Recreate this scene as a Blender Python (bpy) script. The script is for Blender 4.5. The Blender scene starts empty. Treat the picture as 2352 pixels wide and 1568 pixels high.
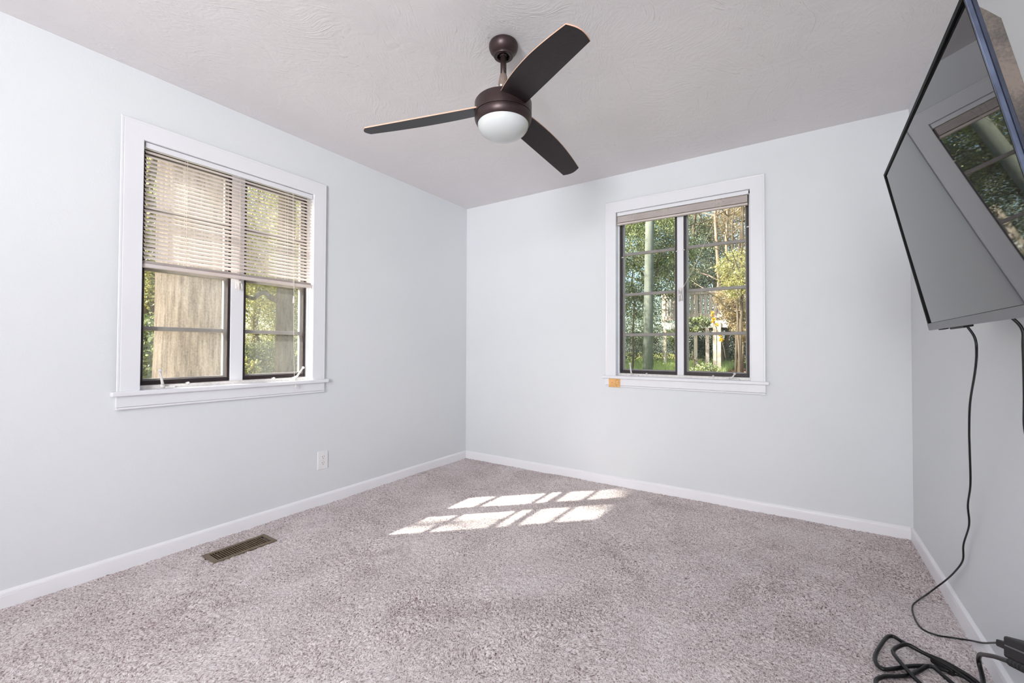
import bpy, bmesh, math, random
import numpy as np
from mathutils import Vector, Matrix

SC = bpy.context.scene
COL = SC.collection

# ------------------------------------------------------------------ camera
ROOM_W, ROOM_H, ROOM_D = 3.232, 2.44, 6.30      # back wall y=0, left wall x=0
cam_data = bpy.data.cameras.new('camera')
cam = bpy.data.objects.new('camera', cam_data)
COL.objects.link(cam)
cam_data.sensor_fit = 'HORIZONTAL'
cam_data.sensor_width = 36.0
cam_data.lens = 36.0 * 989.1 / 2352.0
cam_data.clip_start = 0.02
yaw, pitch, roll = -0.5866, 0.0164, 0.0038
fwd = Vector((math.sin(yaw) * math.cos(pitch), math.cos(yaw) * math.cos(pitch), math.sin(pitch)))
rgt = Vector((math.cos(yaw), -math.sin(yaw), 0))
upv = rgt.cross(fwd)
r2 = rgt * math.cos(roll) + upv * math.sin(roll)
u2 = upv * math.cos(roll) - rgt * math.sin(roll)
cam.matrix_world = Matrix(((r2.x, u2.x, -fwd.x, 2.702), (r2.y, u2.y, -fwd.y, -3.2586),
                           (r2.z, u2.z, -fwd.z, 1.0735), (0, 0, 0, 1)))
SC.camera = cam

# ------------------------------------------------------------------ sky, sun, fill light, exposure
world = bpy.data.worlds.new('sky')
SC.world = world
world.use_nodes = True
wn = world.node_tree
wn.nodes.clear()
w_out = wn.nodes.new('ShaderNodeOutputWorld')
w_bg = wn.nodes.new('ShaderNodeBackground')
w_sky = wn.nodes.new('ShaderNodeTexSky')
w_sky.sky_type = 'NISHITA'
w_sky.sun_disc = False
w_sky.sun_elevation = math.radians(37)
w_sky.sun_rotation = math.radians(225)
w_sky.air_density = 1.0
w_sky.dust_density = 2.5
w_bg.inputs['Strength'].default_value = 0.52
wn.links.new(w_sky.outputs[0], w_bg.inputs['Color'])
wn.links.new(w_bg.outputs[0], w_out.inputs['Surface'])

sun_d = bpy.data.lights.new('sun', 'SUN')
sun_d.energy = 17.0
sun_d.angle = math.radians(0.6)
sun_d.color = (1.0, 0.95, 0.88)
sun = bpy.data.objects.new('sun', sun_d)
COL.objects.link(sun)
sun.rotation_euler = Vector((1.0, 1.0, -1.16)).to_track_quat('-Z', 'Y').to_euler()
sun.location = (-8, -10, 10)

# the photographer's soft flash behind the camera (indoors, well out of frame)
fl_d = bpy.data.lights.new('flash_softbox', 'AREA')
fl_d.shape = 'RECTANGLE'
fl_d.size, fl_d.size_y = 1.05, 1.6
fl_d.energy = 48
fl_d.spread = math.radians(90)
fl_d.color = (0.97, 0.985, 1.0)
fl = bpy.data.objects.new('flash_softbox', fl_d)
COL.objects.link(fl)
fl.location = (2.62, -5.9, 1.55)
fl.rotation_euler = (Vector((0.82, -0.55, 2.15)) - Vector(fl.location)).to_track_quat('-Z', 'Y').to_euler()

# added unseen fill lamp, aimed at the ceiling to even the room light
bo_d = bpy.data.lights.new('bounce_fill', 'AREA')
bo_d.shape = 'DISK'
bo_d.size = 0.5
bo_d.energy = 45
bo_d.color = (0.98, 0.99, 1.0)
bo = bpy.data.objects.new('bounce_fill', bo_d)
COL.objects.link(bo)
bo.location = (2.2, -4.9, 1.3)
bo.rotation_euler = (math.radians(180), 0, 0)

SC.view_settings.view_transform = 'Standard'
SC.view_settings.look = 'None'
SC.view_settings.exposure = 0.0
SC.view_settings.gamma = 1.0
SC.view_settings.use_curve_mapping = False
SC.cycles.use_denoising = True
SC.cycles.max_bounces = 8
SC.cycles.diffuse_bounces = 4
SC.cycles.adaptive_threshold = 0.05
SC.cycles.transparent_max_bounces = 24
SC.cycles.sample_clamp_indirect = 6.0
SC.cycles.caustics_reflective = False
SC.cycles.caustics_refractive = False


# ------------------------------------------------------------------ materials
def srgb(r, g, b):
    def f(c):
        c /= 255.0
        return c / 12.92 if c <= 0.04045 else ((c + 0.055) / 1.055) ** 2.4
    return (f(r), f(g), f(b), 1.0)


class NT:
    """small node-tree builder"""
    def __init__(self, name):
        self.m = bpy.data.materials.new(name)
        self.m.use_nodes = True
        self.t = self.m.node_tree
        self.t.nodes.clear()
        self.out = self.n('ShaderNodeOutputMaterial')

    def n(self, typ, **kw):
        nd = self.t.nodes.new(typ)
        for k, v in kw.items():
            if k.startswith('i_'):
                nd.inputs[k[2:].replace('_', ' ')].default_value = v
            else:
                setattr(nd, k, v)
        return nd

    def l(self, a, b):
        self.t.links.new(a, b)

    def coord(self, scale=(1, 1, 1), rot=(0, 0, 0)):
        tc = self.n('ShaderNodeTexCoord')
        mp = self.n('ShaderNodeMapping')
        mp.inputs['Scale'].default_value = scale
        mp.inputs['Rotation'].default_value = rot
        self.l(tc.outputs['Object'], mp.inputs['Vector'])
        return mp.outputs['Vector']

    def noise(self, vec, scale, detail=2.0, rough=0.5, dist=0.0):
        nd = self.n('ShaderNodeTexNoise')
        nd.inputs['Scale'].default_value = scale
        nd.inputs['Detail'].default_value = detail
        nd.inputs['Roughness'].default_value = rough
        nd.inputs['Distortion'].default_value = dist
        if vec is not None:
            self.l(vec, nd.inputs['Vector'])
        return nd

    def ramp(self, fac, stops, interp='LINEAR'):
        rp = self.n('ShaderNodeValToRGB')
        cr = rp.color_ramp
        cr.interpolation = interp
        while len(cr.elements) < len(stops):
            cr.elements.new(0.5)
        for e, (p, c) in zip(cr.elements, stops):
            e.position = p
            e.color = c
        self.l(fac, rp.inputs['Fac'])
        return rp

    def mixc(self, fac, a, b, blend='MIX'):
        mx = self.n('ShaderNodeMix', data_type='RGBA', blend_type=blend)
        for sock, v in ((mx.inputs[0], fac), (mx.inputs[6], a), (mx.inputs[7], b)):
            if hasattr(v, 'links'):
                self.l(v, sock)
            else:
                sock.default_value = v
        return mx.outputs[2]

    def math(self, op, a, b=0.0):
        md = self.n('ShaderNodeMath', operation=op)
        for sock, v in ((md.inputs[0], a), (md.inputs[1], b)):
            if hasattr(v, 'links'):
                self.l(v, sock)
            else:
                sock.default_value = v
        return md.outputs[0]

    def bump(self, height, strength=0.3, dist=0.01):
        bp = self.n('ShaderNodeBump')
        bp.inputs['Strength'].default_value = strength
        bp.inputs['Distance'].default_value = dist
        self.l(height, bp.inputs['Height'])
        return bp.outputs['Normal']

    def principled(self, color=None, rough=0.5, metal=0.0, spec=0.5, normal=None, **kw):
        p = self.n('ShaderNodeBsdfPrincipled')
        if color is not None:
            if hasattr(color, 'links'):
                self.l(color, p.inputs['Base Color'])
            else:
                p.inputs['Base Color'].default_value = color
        p.inputs['Roughness'].default_value = rough
        p.inputs['Metallic'].default_value = metal
        p.inputs['Specular IOR Level'].default_value = spec
        if normal is not None:
            self.l(normal, p.inputs['Normal'])
        for k, v in kw.items():
            p.inputs[k].default_value = v
        self.l(p.outputs[0], self.out.inputs['Surface'])
        return p


def m_plain(name, color, rough=0.5, metal=0.0, spec=0.5, var=0.06, vscale=8.0, bump=0.0, bscale=200.0):
    t = NT(name)
    v = t.coord()
    ns = t.noise(v, vscale, 3.0)
    dark = tuple(c * (1 - var) for c in color[:3]) + (1,)
    lite = tuple(min(1, c * (1 + var)) for c in color[:3]) + (1,)
    rp = t.ramp(ns.outputs['Fac'], [(0.3, dark), (0.7, lite)])
    nrm = None
    if bump:
        nrm = t.bump(t.noise(v, bscale, 2.0).outputs['Fac'], bump, 0.002)
    t.principled(rp.outputs['Color'], rough, metal, spec, nrm)
    return t.m


def m_wall():
    t = NT('wall_paint')
    v = t.coord()
    big = t.noise(v, 1.3, 3.0)
    col = t.ramp(big.outputs['Fac'], [(0.3, srgb(222, 225, 228)), (0.7, srgb(226, 228, 231))]).outputs['Color']
    # a few faint scuffs
    sc = t.noise(t.coord((1.0, 1.0, 3.0)), 5.0, 6.0, 0.7, 1.0)
    sm = t.ramp(sc.outputs['Fac'], [(0.70, (0, 0, 0, 1)), (0.80, (0.25, 0.25, 0.25, 1))]).outputs['Color']
    col = t.mixc(sm, col, srgb(200, 200, 200))
    fine = t.noise(v, 160.0, 3.0, 0.6)
    mid = t.noise(v, 22.0, 2.0)
    h = t.math('ADD', fine.outputs['Fac'], t.math('MULTIPLY', mid.outputs['Fac'], 1.4))
    t.principled(col, 0.55, 0, 0.35, t.bump(h, 0.16, 0.003))
    return t.m


def m_ceiling():
    t = NT('ceiling_plaster')
    base = t.coord()
    col = t.ramp(t.noise(base, 1.6, 3.0).outputs['Fac'],
                 [(0.3, srgb(231, 227, 228)), (0.7, srgb(236, 232, 233))]).outputs['Color']
    # brushed strokes: a stretched noise whose direction swirls from place to place
    sw = t.noise(base, 1.7, 1.0)
    warp = t.n('ShaderNodeVectorMath', operation='SCALE')
    t.l(sw.outputs['Color'], warp.inputs[0])
    warp.inputs['Scale'].default_value = 0.9
    addv = t.n('ShaderNodeVectorMath', operation='ADD')
    t.l(base, addv.inputs[0])
    t.l(warp.outputs[0], addv.inputs[1])
    hs = None
    for ang, sc in ((0.5, 1.0), (2.0, 1.15), (1.2, 0.9)):
        mp = t.n('ShaderNodeMapping')
        mp.inputs['Rotation'].default_value = (0, 0, ang)
        mp.inputs['Scale'].default_value = (115 * sc, 20 * sc, 20)
        t.l(addv.outputs[0], mp.inputs['Vector'])
        st = t.noise(mp.outputs['Vector'], 1.0, 3.0, 0.6, 0.5)
        mask = t.ramp(t.noise(base, 4.5 + ang, 3.0, 0.55, 0.6).outputs['Fac'],
                      [(0.46, (0, 0, 0, 1)), (0.60, (1, 1, 1, 1))]).outputs['Color']
        h = t.math('MULTIPLY', t.math('POWER', st.outputs['Fac'], 1.6), mask)
        hs = h if hs is None else t.math('MAXIMUM', hs, h)
    # short trowel flicks and blobs
    mp = t.n('ShaderNodeMapping')
    mp.inputs['Rotation'].default_value = (0, 0, 0.8)
    mp.inputs['Scale'].default_value = (34, 7, 10)
    t.l(addv.outputs[0], mp.inputs['Vector'])
    fl_ = t.ramp(t.noise(mp.outputs['Vector'], 1.0, 2.0, 0.5, 0.8).outputs['Fac'], [(0.66, (0, 0, 0, 1)), (0.72, (0.5, 0.5, 0.5, 1))])
    hs = t.math('ADD', hs, fl_.outputs['Color'])
    blob = t.ramp(t.noise(base, 55.0, 2.0, 0.5).outputs['Fac'], [(0.70, (0, 0, 0, 1)), (0.8, (0.5, 0.5, 0.5, 1))])
    hs = t.math('ADD', hs, blob.outputs['Color'])
    t.principled(col, 0.7, 0, 0.25, t.bump(hs, 0.42, 0.005))
    return t.m


def m_trim(name='trim_paint', col=srgb(233, 233, 237), rough=0.35):
    t = NT(name)
    v = t.coord()
    c = t.ramp(t.noise(v, 3.0, 3.0).outputs['Fac'],
               [(0.3, tuple(x * 0.97 for x in col[:3]) + (1,)), (0.7, col)]).outputs['Color']
    ch = t.ramp(t.noise(t.coord((1, 1, 2)), 38.0, 5.0, 0.7).outputs['Fac'],
                [(0.74, (0, 0, 0, 1)), (0.80, (0.35, 0.35, 0.35, 1))]).outputs['Color']
    c = t.mixc(ch, c, srgb(196, 188, 182))
    t.principled(c, rough, 0, 0.45, t.bump(t.noise(v, 45.0, 3.0).outputs['Fac'], 0.08, 0.002))
    return t.m


def m_carpet():
    t = NT('carpet_yarn')
    v = t.coord()
    # twisted yarn tips: two scales of speckle, stretched a little and swirled
    sw = t.noise(v, 3.0, 2.0)
    wr = t.n('ShaderNodeVectorMath', operation='SCALE')
    t.l(sw.outputs['Color'], wr.inputs[0])
    wr.inputs['Scale'].default_value = 0.25
    ad = t.n('ShaderNodeVectorMath', operation='ADD')
    t.l(v, ad.inputs[0])
    t.l(wr.outputs[0], ad.inputs[1])
    mp = t.n('ShaderNodeMapping')
    mp.inputs['Scale'].default_value = (1.0, 0.75, 1.0)
    mp.inputs['Rotation'].default_value = (0, 0, 0.9)
    t.l(ad.outputs[0], mp.inputs['Vector'])
    fine = t.noise(mp.outputs['Vector'], 210.0, 2.5, 0.65, 0.3)
    tuft = t.noise(v, 95.0, 2.0, 0.55)
    s = t.math('ADD', t.math('MULTIPLY', fine.outputs['Fac'], 0.68), t.math('MULTIPLY', tuft.outputs['Fac'], 0.32))
    # rubbed and brushed patches
    patch = t.noise(v, 2.4, 4.0, 0.6, 0.5)
    s = t.math('ADD', s, t.math('MULTIPLY', t.math('SUBTRACT', patch.outputs['Fac'], 0.5), 0.20))
    yarn = t.ramp(s, [(0.32, srgb(92, 76, 75)), (0.41, srgb(172, 155, 154)),
                      (0.50, srgb(222, 209, 208)), (0.61, srgb(247, 240, 240))]).outputs['Color']
    st = t.ramp(t.noise(v, 3.6, 4.0, 0.65, 0.8).outputs['Fac'], [(0.62, (0, 0, 0, 1)), (0.76, (0.4, 0.4, 0.4, 1))]).outputs['Color']
    yarn = t.mixc(st, yarn, srgb(140, 115, 96), 'MULTIPLY')
    h = t.math('ADD', fine.outputs['Fac'], t.math('MULTIPLY', tuft.outputs['Fac'], 0.8))
    t.principled(yarn, 0.95, 0, 0.1, t.bump(h, 0.75, 0.006))
    return t.m


def m_glass(name, dust, rough=0.0):
    """clear pane with a film of dust"""
    t = NT(name)
    tr = t.n('ShaderNodeBsdfTransparent')
    tr.inputs['Color'].default_value = (0.96, 0.975, 0.965, 1)
    gl = t.n('ShaderNodeBsdfGlossy')
    gl.inputs['Roughness'].default_value = rough
    lw = t.n('ShaderNodeLayerWeight')
    fr = t.math('ADD', t.math('MULTIPLY', t.math('POWER', lw.outputs['Facing'], 5.0), 0.40), 0.009)
    m1 = t.n('ShaderNodeMixShader')
    t.l(fr, m1.inputs[0])
    t.l(tr.outputs[0], m1.inputs[1])
    t.l(gl.outputs[0], m1.inputs[2])
    tl = t.n('ShaderNodeBsdfTranslucent')
    tl.inputs['Color'].default_value = (0.86, 0.84, 0.83, 1)
    v = t.coord()
    a = t.noise(v, 3.0, 3.0, 0.6)
    b = t.noise(t.coord((1, 1, 0.35)), 60.0, 4.0, 0.7)
    f = t.math('MULTIPLY', t.math('ADD', a.outputs['Fac'], t.math('MULTIPLY', b.outputs['Fac'], 0.8)), dust)
    m2 = t.n('ShaderNodeMixShader')
    t.l(f, m2.inputs[0])
    t.l(m1.outputs[0], m2.inputs[1])
    t.l(tl.outputs[0], m2.inputs[2])
    t.l(m2.outputs[0], t.out.inputs['Surface'])
    return t.m


def m_leaf(name, stops, trans=0.35):
    t = NT(name)
    g = t.n('ShaderNodeNewGeometry')
    c = t.ramp(g.outputs['Random Per Island'], stops).outputs['Color']
    d = t.n('ShaderNodeBsdfDiffuse')
    t.l(c, d.inputs['Color'])
    tl = t.n('ShaderNodeBsdfTranslucent')
    t.l(c, tl.inputs['Color'])
    gl = t.n('ShaderNodeBsdfGlossy')
    gl.inputs['Roughness'].default_value = 0.4
    mx = t.n('ShaderNodeMixShader')
    mx.inputs[0].default_value = trans
    t.l(d.outputs[0], mx.inputs[1])
    t.l(tl.outputs[0], mx.inputs[2])
    m2 = t.n('ShaderNodeMixShader')
    m2.inputs[0].default_value = 0.06
    t.l(mx.outputs[0], m2.inputs[1])
    t.l(gl.outputs[0], m2.inputs[2])
    t.l(m2.outputs[0], t.out.inputs['Surface'])
    return t.m


def m_bark(name, a, b, scale=9.0, stretch=0.12, strength=0.9):
    t = NT(name)
    v = t.coord((1, 1, stretch))
    n1 = t.noise(v, scale, 6.0, 0.65, 0.4)
    n2 = t.noise(t.coord(), scale * 2.2, 4.0, 0.6)
    f = t.math('ADD', t.math('MULTIPLY', n1.outputs['Fac'], 0.7), t.math('MULTIPLY', n2.outputs['Fac'], 0.3))
    c = t.ramp(f, [(0.34, a), (0.66, b)]).outputs['Color']
    t.principled(c, 0.95, 0, 0.1, t.bump(f, strength, 0.03))
    return t.m


def m_wood(name, a, b, scale=(2, 30, 30), rough=0.5, spec=0.4, bump=0.15):
    t = NT(name)
    v = t.coord(scale)
    n1 = t.noise(v, 3.0, 5.0, 0.6, 0.5)
    c = t.ramp(n1.outputs['Fac'], [(0.35, a), (0.65, b)]).outputs['Color']
    t.principled(c, rough, 0, spec, t.bump(n1.outputs['Fac'], bump, 0.001))
    return t.m


def m_back_housing():
    t = NT('dusty_plastic')
    v = t.coord()
    n1 = t.noise(v, 9.0, 4.0, 0.6, 0.4)
    n2 = t.noise(v, 230.0, 2.0, 0.6)
    f = t.math('ADD', t.math('MULTIPLY', n1.outputs['Fac'], 0.75), t.math('MULTIPLY', n2.outputs['Fac'], 0.25))
    c = t.ramp(f, [(0.38, srgb(72, 70, 70)), (0.52, srgb(96, 90, 86)), (0.64, srgb(122, 111, 104))]).outputs['Color']
    t.principled(c, 0.8, 0, 0.2)
    return t.m


def m_ground():
    t = NT('yard_soil')
    v = t.coord()
    n = t.noise(v, 1.4, 6.0, 0.7)
    c = t.ramp(n.outputs['Fac'], [(0.35, srgb(96, 84, 58)), (0.5, srgb(122, 128, 66)), (0.65, srgb(168, 140, 104))]).outputs['Color']
    t.principled(c, 1.0, 0, 0.05, t.bump(t.noise(v, 25.0, 4.0).outputs['Fac'], 0.6, 0.05))
    return t.m


M = {}
M['wall'] = m_wall()
M['ceiling'] = m_ceiling()
M['trim'] = m_trim()
M['base'] = m_trim('baseboard_paint', srgb(243, 242, 246), 0.4)
M['carpet'] = m_carpet()
M['white'] = m_plain('white_enamel', srgb(232, 230, 232), 0.35, var=0.03)
M['aged_white'] = m_plain('aged_white_enamel', srgb(224, 219, 216), 0.45, var=0.12, vscale=60)
M['headrail'] = m_plain('headrail_enamel', srgb(230, 230, 234), 0.35, var=0.02)
M['cord'] = m_plain('cord_cotton', srgb(226, 216, 204), 0.8)
M['dark_frame'] = m_plain('bronze_gasket', srgb(38, 25, 27), 0.5, var=0.15, vscale=30)
M['grey_frame'] = m_plain('grey_steel_paint', srgb(158, 148, 146), 0.5, var=0.08, vscale=20)
M['glass'] = m_glass('window_glass', 0.008)
M['dusty_glass'] = m_glass('dusty_window_glass', 0.021)
M['bronze'] = m_plain('oil_rubbed_bronze', srgb(66, 52, 52), 0.38, 0.55, 0.5, var=0.10, vscale=30, bump=0.05, bscale=400)
M['taupe'] = m_plain('taupe_yoke', srgb(128, 112, 104), 0.5, 0.1, var=0.15, vscale=60)
M['blade'] = m_wood('espresso_blade', srgb(26, 20, 22), srgb(40, 31, 33), (3, 60, 60), 0.42, 0.35, 0.05)
M['blade_edge'] = m_plain('blade_edge_band', srgb(214, 170, 146), 0.6)
M['globe'] = m_plain('opal_glass', srgb(206, 210, 210), 0.22, 0, 0.5, var=0.01)
M['brass'] = m_plain('brown_register_enamel', srgb(120, 104, 84), 0.45, 0.2, var=0.08, vscale=40)
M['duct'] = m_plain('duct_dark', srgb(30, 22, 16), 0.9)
M['plate'] = m_plain('outlet_plastic', srgb(236, 235, 236), 0.3, var=0.01)
M['slot'] = m_plain('slot_dark', srgb(70, 66, 66), 0.7)
M['pine'] = m_wood('raw_pine', srgb(214, 160, 96), srgb(238, 190, 130), (8, 40, 40), 0.6, 0.3, 0.1)
M['pine_dark'] = m_plain('pine_knot', srgb(176, 112, 56), 0.6)
M['black'] = m_plain('black_rubber', srgb(6, 5, 6), 0.36, var=0.1, vscale=40)
M['black_matte'] = m_plain('black_plastic', srgb(12, 12, 14), 0.6, var=0.1, vscale=60, bump=0.1)
M['bezel'] = m_plain('black_bezel', srgb(8, 7, 8), 0.5, 0, 0.12, var=0.05)
M['chin'] = m_plain('grey_plastic_chin', srgb(118, 118, 124), 0.4, 0.1, 0.5, var=0.05, vscale=20)
M['edge'] = m_plain('polished_edge', srgb(92, 100, 120), 0.10, 0.9, 0.6, var=0.55, vscale=14)
M['edge_dark'] = m_plain('polished_dark_edge', srgb(44, 50, 66), 0.18, 0.3, 0.6, var=0.3, vscale=25)
M['housing'] = m_back_housing()
M['steel'] = m_plain('steel_bracket', srgb(40, 40, 42), 0.5, 0.5)
t = NT('lcd_panel')
gn = t.noise(t.coord(), 420.0, 1.0)
cc = t.ramp(gn.outputs['Fac'], [(0.3, srgb(30, 29, 31)), (0.7, srgb(44, 43, 46))]).outputs['Color']
t.principled(cc, 0.018, 0, 0.5, None, **{'IOR': 1.5})
M['screen'] = t.m
t = NT('blind_vinyl')
d_ = t.n('ShaderNodeBsdfDiffuse')
tl_ = t.n('ShaderNodeBsdfTranslucent')
cv = t.ramp(t.noise(t.coord(), 6.0, 3.0).outputs['Fac'], [(0.3, srgb(226, 214, 209)), (0.7, srgb(236, 227, 224))]).outputs['Color']
t.l(cv, d_.inputs['Color'])
t.l(cv, tl_.inputs['Color'])
mx_ = t.n('ShaderNodeMixShader')
mx_.inputs[0].default_value = 0.22
t.l(d_.outputs[0], mx_.inputs[1])
t.l(tl_.outputs[0], mx_.inputs[2])
t.l(mx_.outputs[0], t.out.inputs['Surface'])
M['vinyl'] = t.m
M['bark_brown'] = m_bark('bark_brown', srgb(112, 95, 86), srgb(206, 182, 166), 24.0, 0.09, 1.0)
M['bark_grey'] = m_bark('bark_grey', srgb(66, 56, 46), srgb(126, 112, 94), 12.0, 0.15, 1.0)
M['bark_pale'] = m_bark('bark_pale', srgb(112, 92, 78), srgb(176, 154, 134), 8.0, 0.3, 0.5)
M['pole'] = m_bark('mossy_pole', srgb(84, 89, 82), srgb(130, 132, 121), 9.0, 0.06, 0.35)
M['deck'] = m_wood('weathered_deck', srgb(150, 134, 122), srgb(206, 192, 182), (12, 12, 1.5), 0.8, 0.2, 0.2)
M['fascia'] = m_plain('white_fascia', srgb(226, 220, 212), 0.7, var=0.08)
M['post_pale'] = m_wood('pale_post', srgb(186, 170, 150), srgb(226, 214, 198), (12, 12, 1.5), 0.8, 0.2, 0.2)
M['roof'] = m_plain('grey_shingle', srgb(96, 92, 98), 0.9, var=0.2, vscale=14)
M['siding'] = m_plain('grey_siding', srgb(96, 90, 88), 0.8, var=0.1)
M['ground'] = m_ground()
G = lambda *c: srgb(*c)
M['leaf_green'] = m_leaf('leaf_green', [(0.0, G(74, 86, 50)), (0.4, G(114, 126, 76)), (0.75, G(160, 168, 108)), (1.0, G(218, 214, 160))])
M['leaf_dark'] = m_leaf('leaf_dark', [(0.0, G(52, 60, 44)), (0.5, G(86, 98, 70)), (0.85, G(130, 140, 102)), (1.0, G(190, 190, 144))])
M['leaf_yellow'] = m_leaf('leaf_yellow', [(0.0, G(118, 122, 66)), (0.4, G(162, 160, 90)), (0.8, G(206, 196, 126)), (1.0, G(236, 220, 156))], 0.55)
M['leaf_autumn'] = m_leaf('leaf_autumn', [(0.0, G(122, 104, 72)), (0.4, G(164, 144, 102)), (0.75, G(194, 178, 134)), (1.0, G(226, 190, 142))], 0.4)
M['leaf_gold'] = m_leaf('leaf_gold', [(0.0, G(210, 160, 30)), (1.0, G(250, 214, 70))], 0.4)
M['grass'] = m_leaf('grass_blades', [(0.0, G(128, 150, 70)), (0.5, G(178, 196, 104)), (1.0, G(226, 230, 156))], 0.3)
M['litter'] = m_leaf('dry_leaves', [(0.0, G(150, 104, 70)), (0.5, G(206, 150, 110)), (1.0, G(240, 204, 172))], 0.1)


# ------------------------------------------------------------------ mesh helpers
def empty(name, loc=(0, 0, 0)):
    o = bpy.data.objects.new(name, None)
    o.empty_display_size = 0.05
    o.location = loc
    COL.objects.link(o)
    return o


def tag(o, label=None, cat=None, group=None, kind=None):
    if label:
        o['label'] = label
    if cat:
        o['category'] = cat
    if group:
        o['group'] = group
    if kind:
        o['kind'] = kind
    return o


def root_of(parent):
    off = Vector((0, 0, 0))
    while parent is not None:
        off += parent.location
        parent = parent.parent
    return off


class MB:
    """collects shapes in world coordinates, then links them as one mesh object"""
    def __init__(self):
        self.b = bmesh.new()
        self.mi = 0

    def _tag(self, before):
        for f in self.b.faces:
            if f.index == -1 or f not in before:
                f.material_index = self.mi

    def faces(self, verts, faces, smooth=False):
        vs = [self.b.verts.new(v) for v in verts]
        out = []
        for f in faces:
            try:
                fc = self.b.faces.new([vs[i] for i in f])
                fc.material_index = self.mi
                fc.smooth = smooth
                out.append(fc)
            except ValueError:
                pass
        return vs, out

    def box(self, lo, hi, bev=0.0, seg=1, fn=None):
        x0, y0, z0 = lo
        x1, y1, z1 = hi
        P = [(x0, y0, z0), (x1, y0, z0), (x1, y1, z0), (x0, y1, z0), (x0, y0, z1), (x1, y0, z1), (x1, y1, z1), (x0, y1, z1)]
        if fn:
            P = [fn(*p) for p in P]
        vs, fs = self.faces(P, [(0, 3, 2, 1), (4, 5, 6, 7), (0, 1, 5, 4), (1, 2, 6, 5), (2, 3, 7, 6), (3, 0, 4, 7)])
        if bev > 0:
            es = list({e for f in fs for e in f.edges})
            r = bmesh.ops.bevel(self.b, geom=es, offset=bev, segments=seg, affect='EDGES', profile=0.5)
            for f in r['faces']:
                f.material_index = self.mi
        return self

    def lathe(self, center, prof, n=48, smooth=True):
        """prof: list of (r, z) from one pole/edge to the other; rotated about a vertical axis"""
        cx, cy = center
        rings = []
        for r, z in prof:
            if r < 1e-5:
                rings.append([self.b.verts.new((cx, cy, z))])
            else:
                rings.append([self.b.verts.new((cx + r * math.cos(2 * math.pi * k / n), cy + r * math.sin(2 * math.pi * k / n), z)) for k in range(n)])
        for a, c in zip(rings[:-1], rings[1:]):
            for k in range(n):
                k2 = (k + 1) % n
                if len(a) == 1 and len(c) == 1:
                    continue
                if len(a) == 1:
                    q = [a[0], c[k], c[k2]]
                elif len(c) == 1:
                    q = [a[k], c[0], a[k2]]
                else:
                    q = [a[k], c[k], c[k2], a[k2]]
                f = self.b.faces.new(q)
                f.smooth = smooth
                f.material_index = self.mi
        return self

    def tube(self, pts, r, n=8, cap=True, smooth=True):
        """round tube along points; r a number or one per point"""
        P = [Vector(p) for p in pts]
        R = r if isinstance(r, (list, tuple)) else [r] * len(P)
        tang = []
        for i in range(len(P)):
            a = P[max(0, i - 1)]
            c = P[min(len(P) - 1, i + 1)]
            d = c - a
            tang.append(d.normalized() if d.length > 1e-9 else Vector((0, 0, 1)))
        ref = Vector((0, 0, 1)) if abs(tang[0].z) < 0.9 else Vector((1, 0, 0))
        nrm = tang[0].cross(ref).normalized()
        rings = []
        for i, p in enumerate(P):
            nrm = (nrm - tang[i] * nrm.dot(tang[i]))
            nrm = nrm.normalized() if nrm.length > 1e-9 else tang[i].orthogonal().normalized()
            bn = tang[i].cross(nrm)
            rings.append([self.b.verts.new(p + (nrm * math.cos(2 * math.pi * k / n) + bn * math.sin(2 * math.pi * k / n)) * R[i]) for k in range(n)])
        for a, c in zip(rings[:-1], rings[1:]):
            for k in range(n):
                f = self.b.faces.new([a[k], a[(k + 1) % n], c[(k + 1) % n], c[k]])
                f.smooth = smooth
                f.material_index = self.mi
        if cap:
            for ring in (rings[0][::-1], rings[-1]):
                f = self.b.faces.new(ring)
                f.material_index = self.mi
        return self

    def sphere(self, c, r, n=12):
        r = bmesh.ops.create_uvsphere(self.b, u_segments=n, v_segments=max(6, n // 2), radius=r, matrix=Matrix.Translation(c))
        for v in r['verts']:
            for f in v.link_faces:
                f.smooth = True
                f.material_index = self.mi
        return self

    def build(self, name, mats, parent=None, recalc=True, sharp=0):
        if recalc:
            bmesh.ops.recalc_face_normals(self.b, faces=self.b.faces)
        me = bpy.data.meshes.new(name)
        if parent is not None:
            off = root_of(parent)
            bmesh.ops.translate(self.b, verts=self.b.verts, vec=-off)
        self.b.to_mesh(me)
        self.b.free()
        for m in (mats if isinstance(mats, (list, tuple)) else [mats]):
            me.materials.append(m)
        if sharp:
            me.set_sharp_from_angle(angle=math.radians(sharp))
        o = bpy.data.objects.new(name, me)
        COL.objects.link(o)
        if parent is not None:
            o.parent = parent
        return o


def np_obj(name, verts, faces, mats, parent=None, smooth=False, midx=None):
    """fast build from numpy arrays (faces: all the same vertex count)"""
    me = bpy.data.meshes.new(name)
    verts = np.asarray(verts, dtype=np.float32)
    faces = np.asarray(faces, dtype=np.int32)
    if parent is not None:
        verts = verts - np.array(root_of(parent), dtype=np.float32)
    nf, k = faces.shape
    me.vertices.add(len(verts))
    me.vertices.foreach_set('co', verts.ravel())
    me.loops.add(nf * k)
    me.loops.foreach_set('vertex_index', faces.ravel())
    me.polygons.add(nf)
    me.polygons.foreach_set('loop_start', np.arange(nf, dtype=np.int32) * k)
    me.polygons.foreach_set('loop_total', np.full(nf, k, dtype=np.int32))
    me.polygons.foreach_set('use_smooth', np.full(nf, smooth, dtype=bool))
    for m in (mats if isinstance(mats, (list, tuple)) else [mats]):
        me.materials.append(m)
    if midx is not None:
        me.polygons.foreach_set('material_index', np.asarray(midx, dtype=np.int32))
    me.update(calc_edges=True)
    o = bpy.data.objects.new(name, me)
    COL.objects.link(o)
    if parent is not None:
        o.parent = parent
    return o


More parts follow.
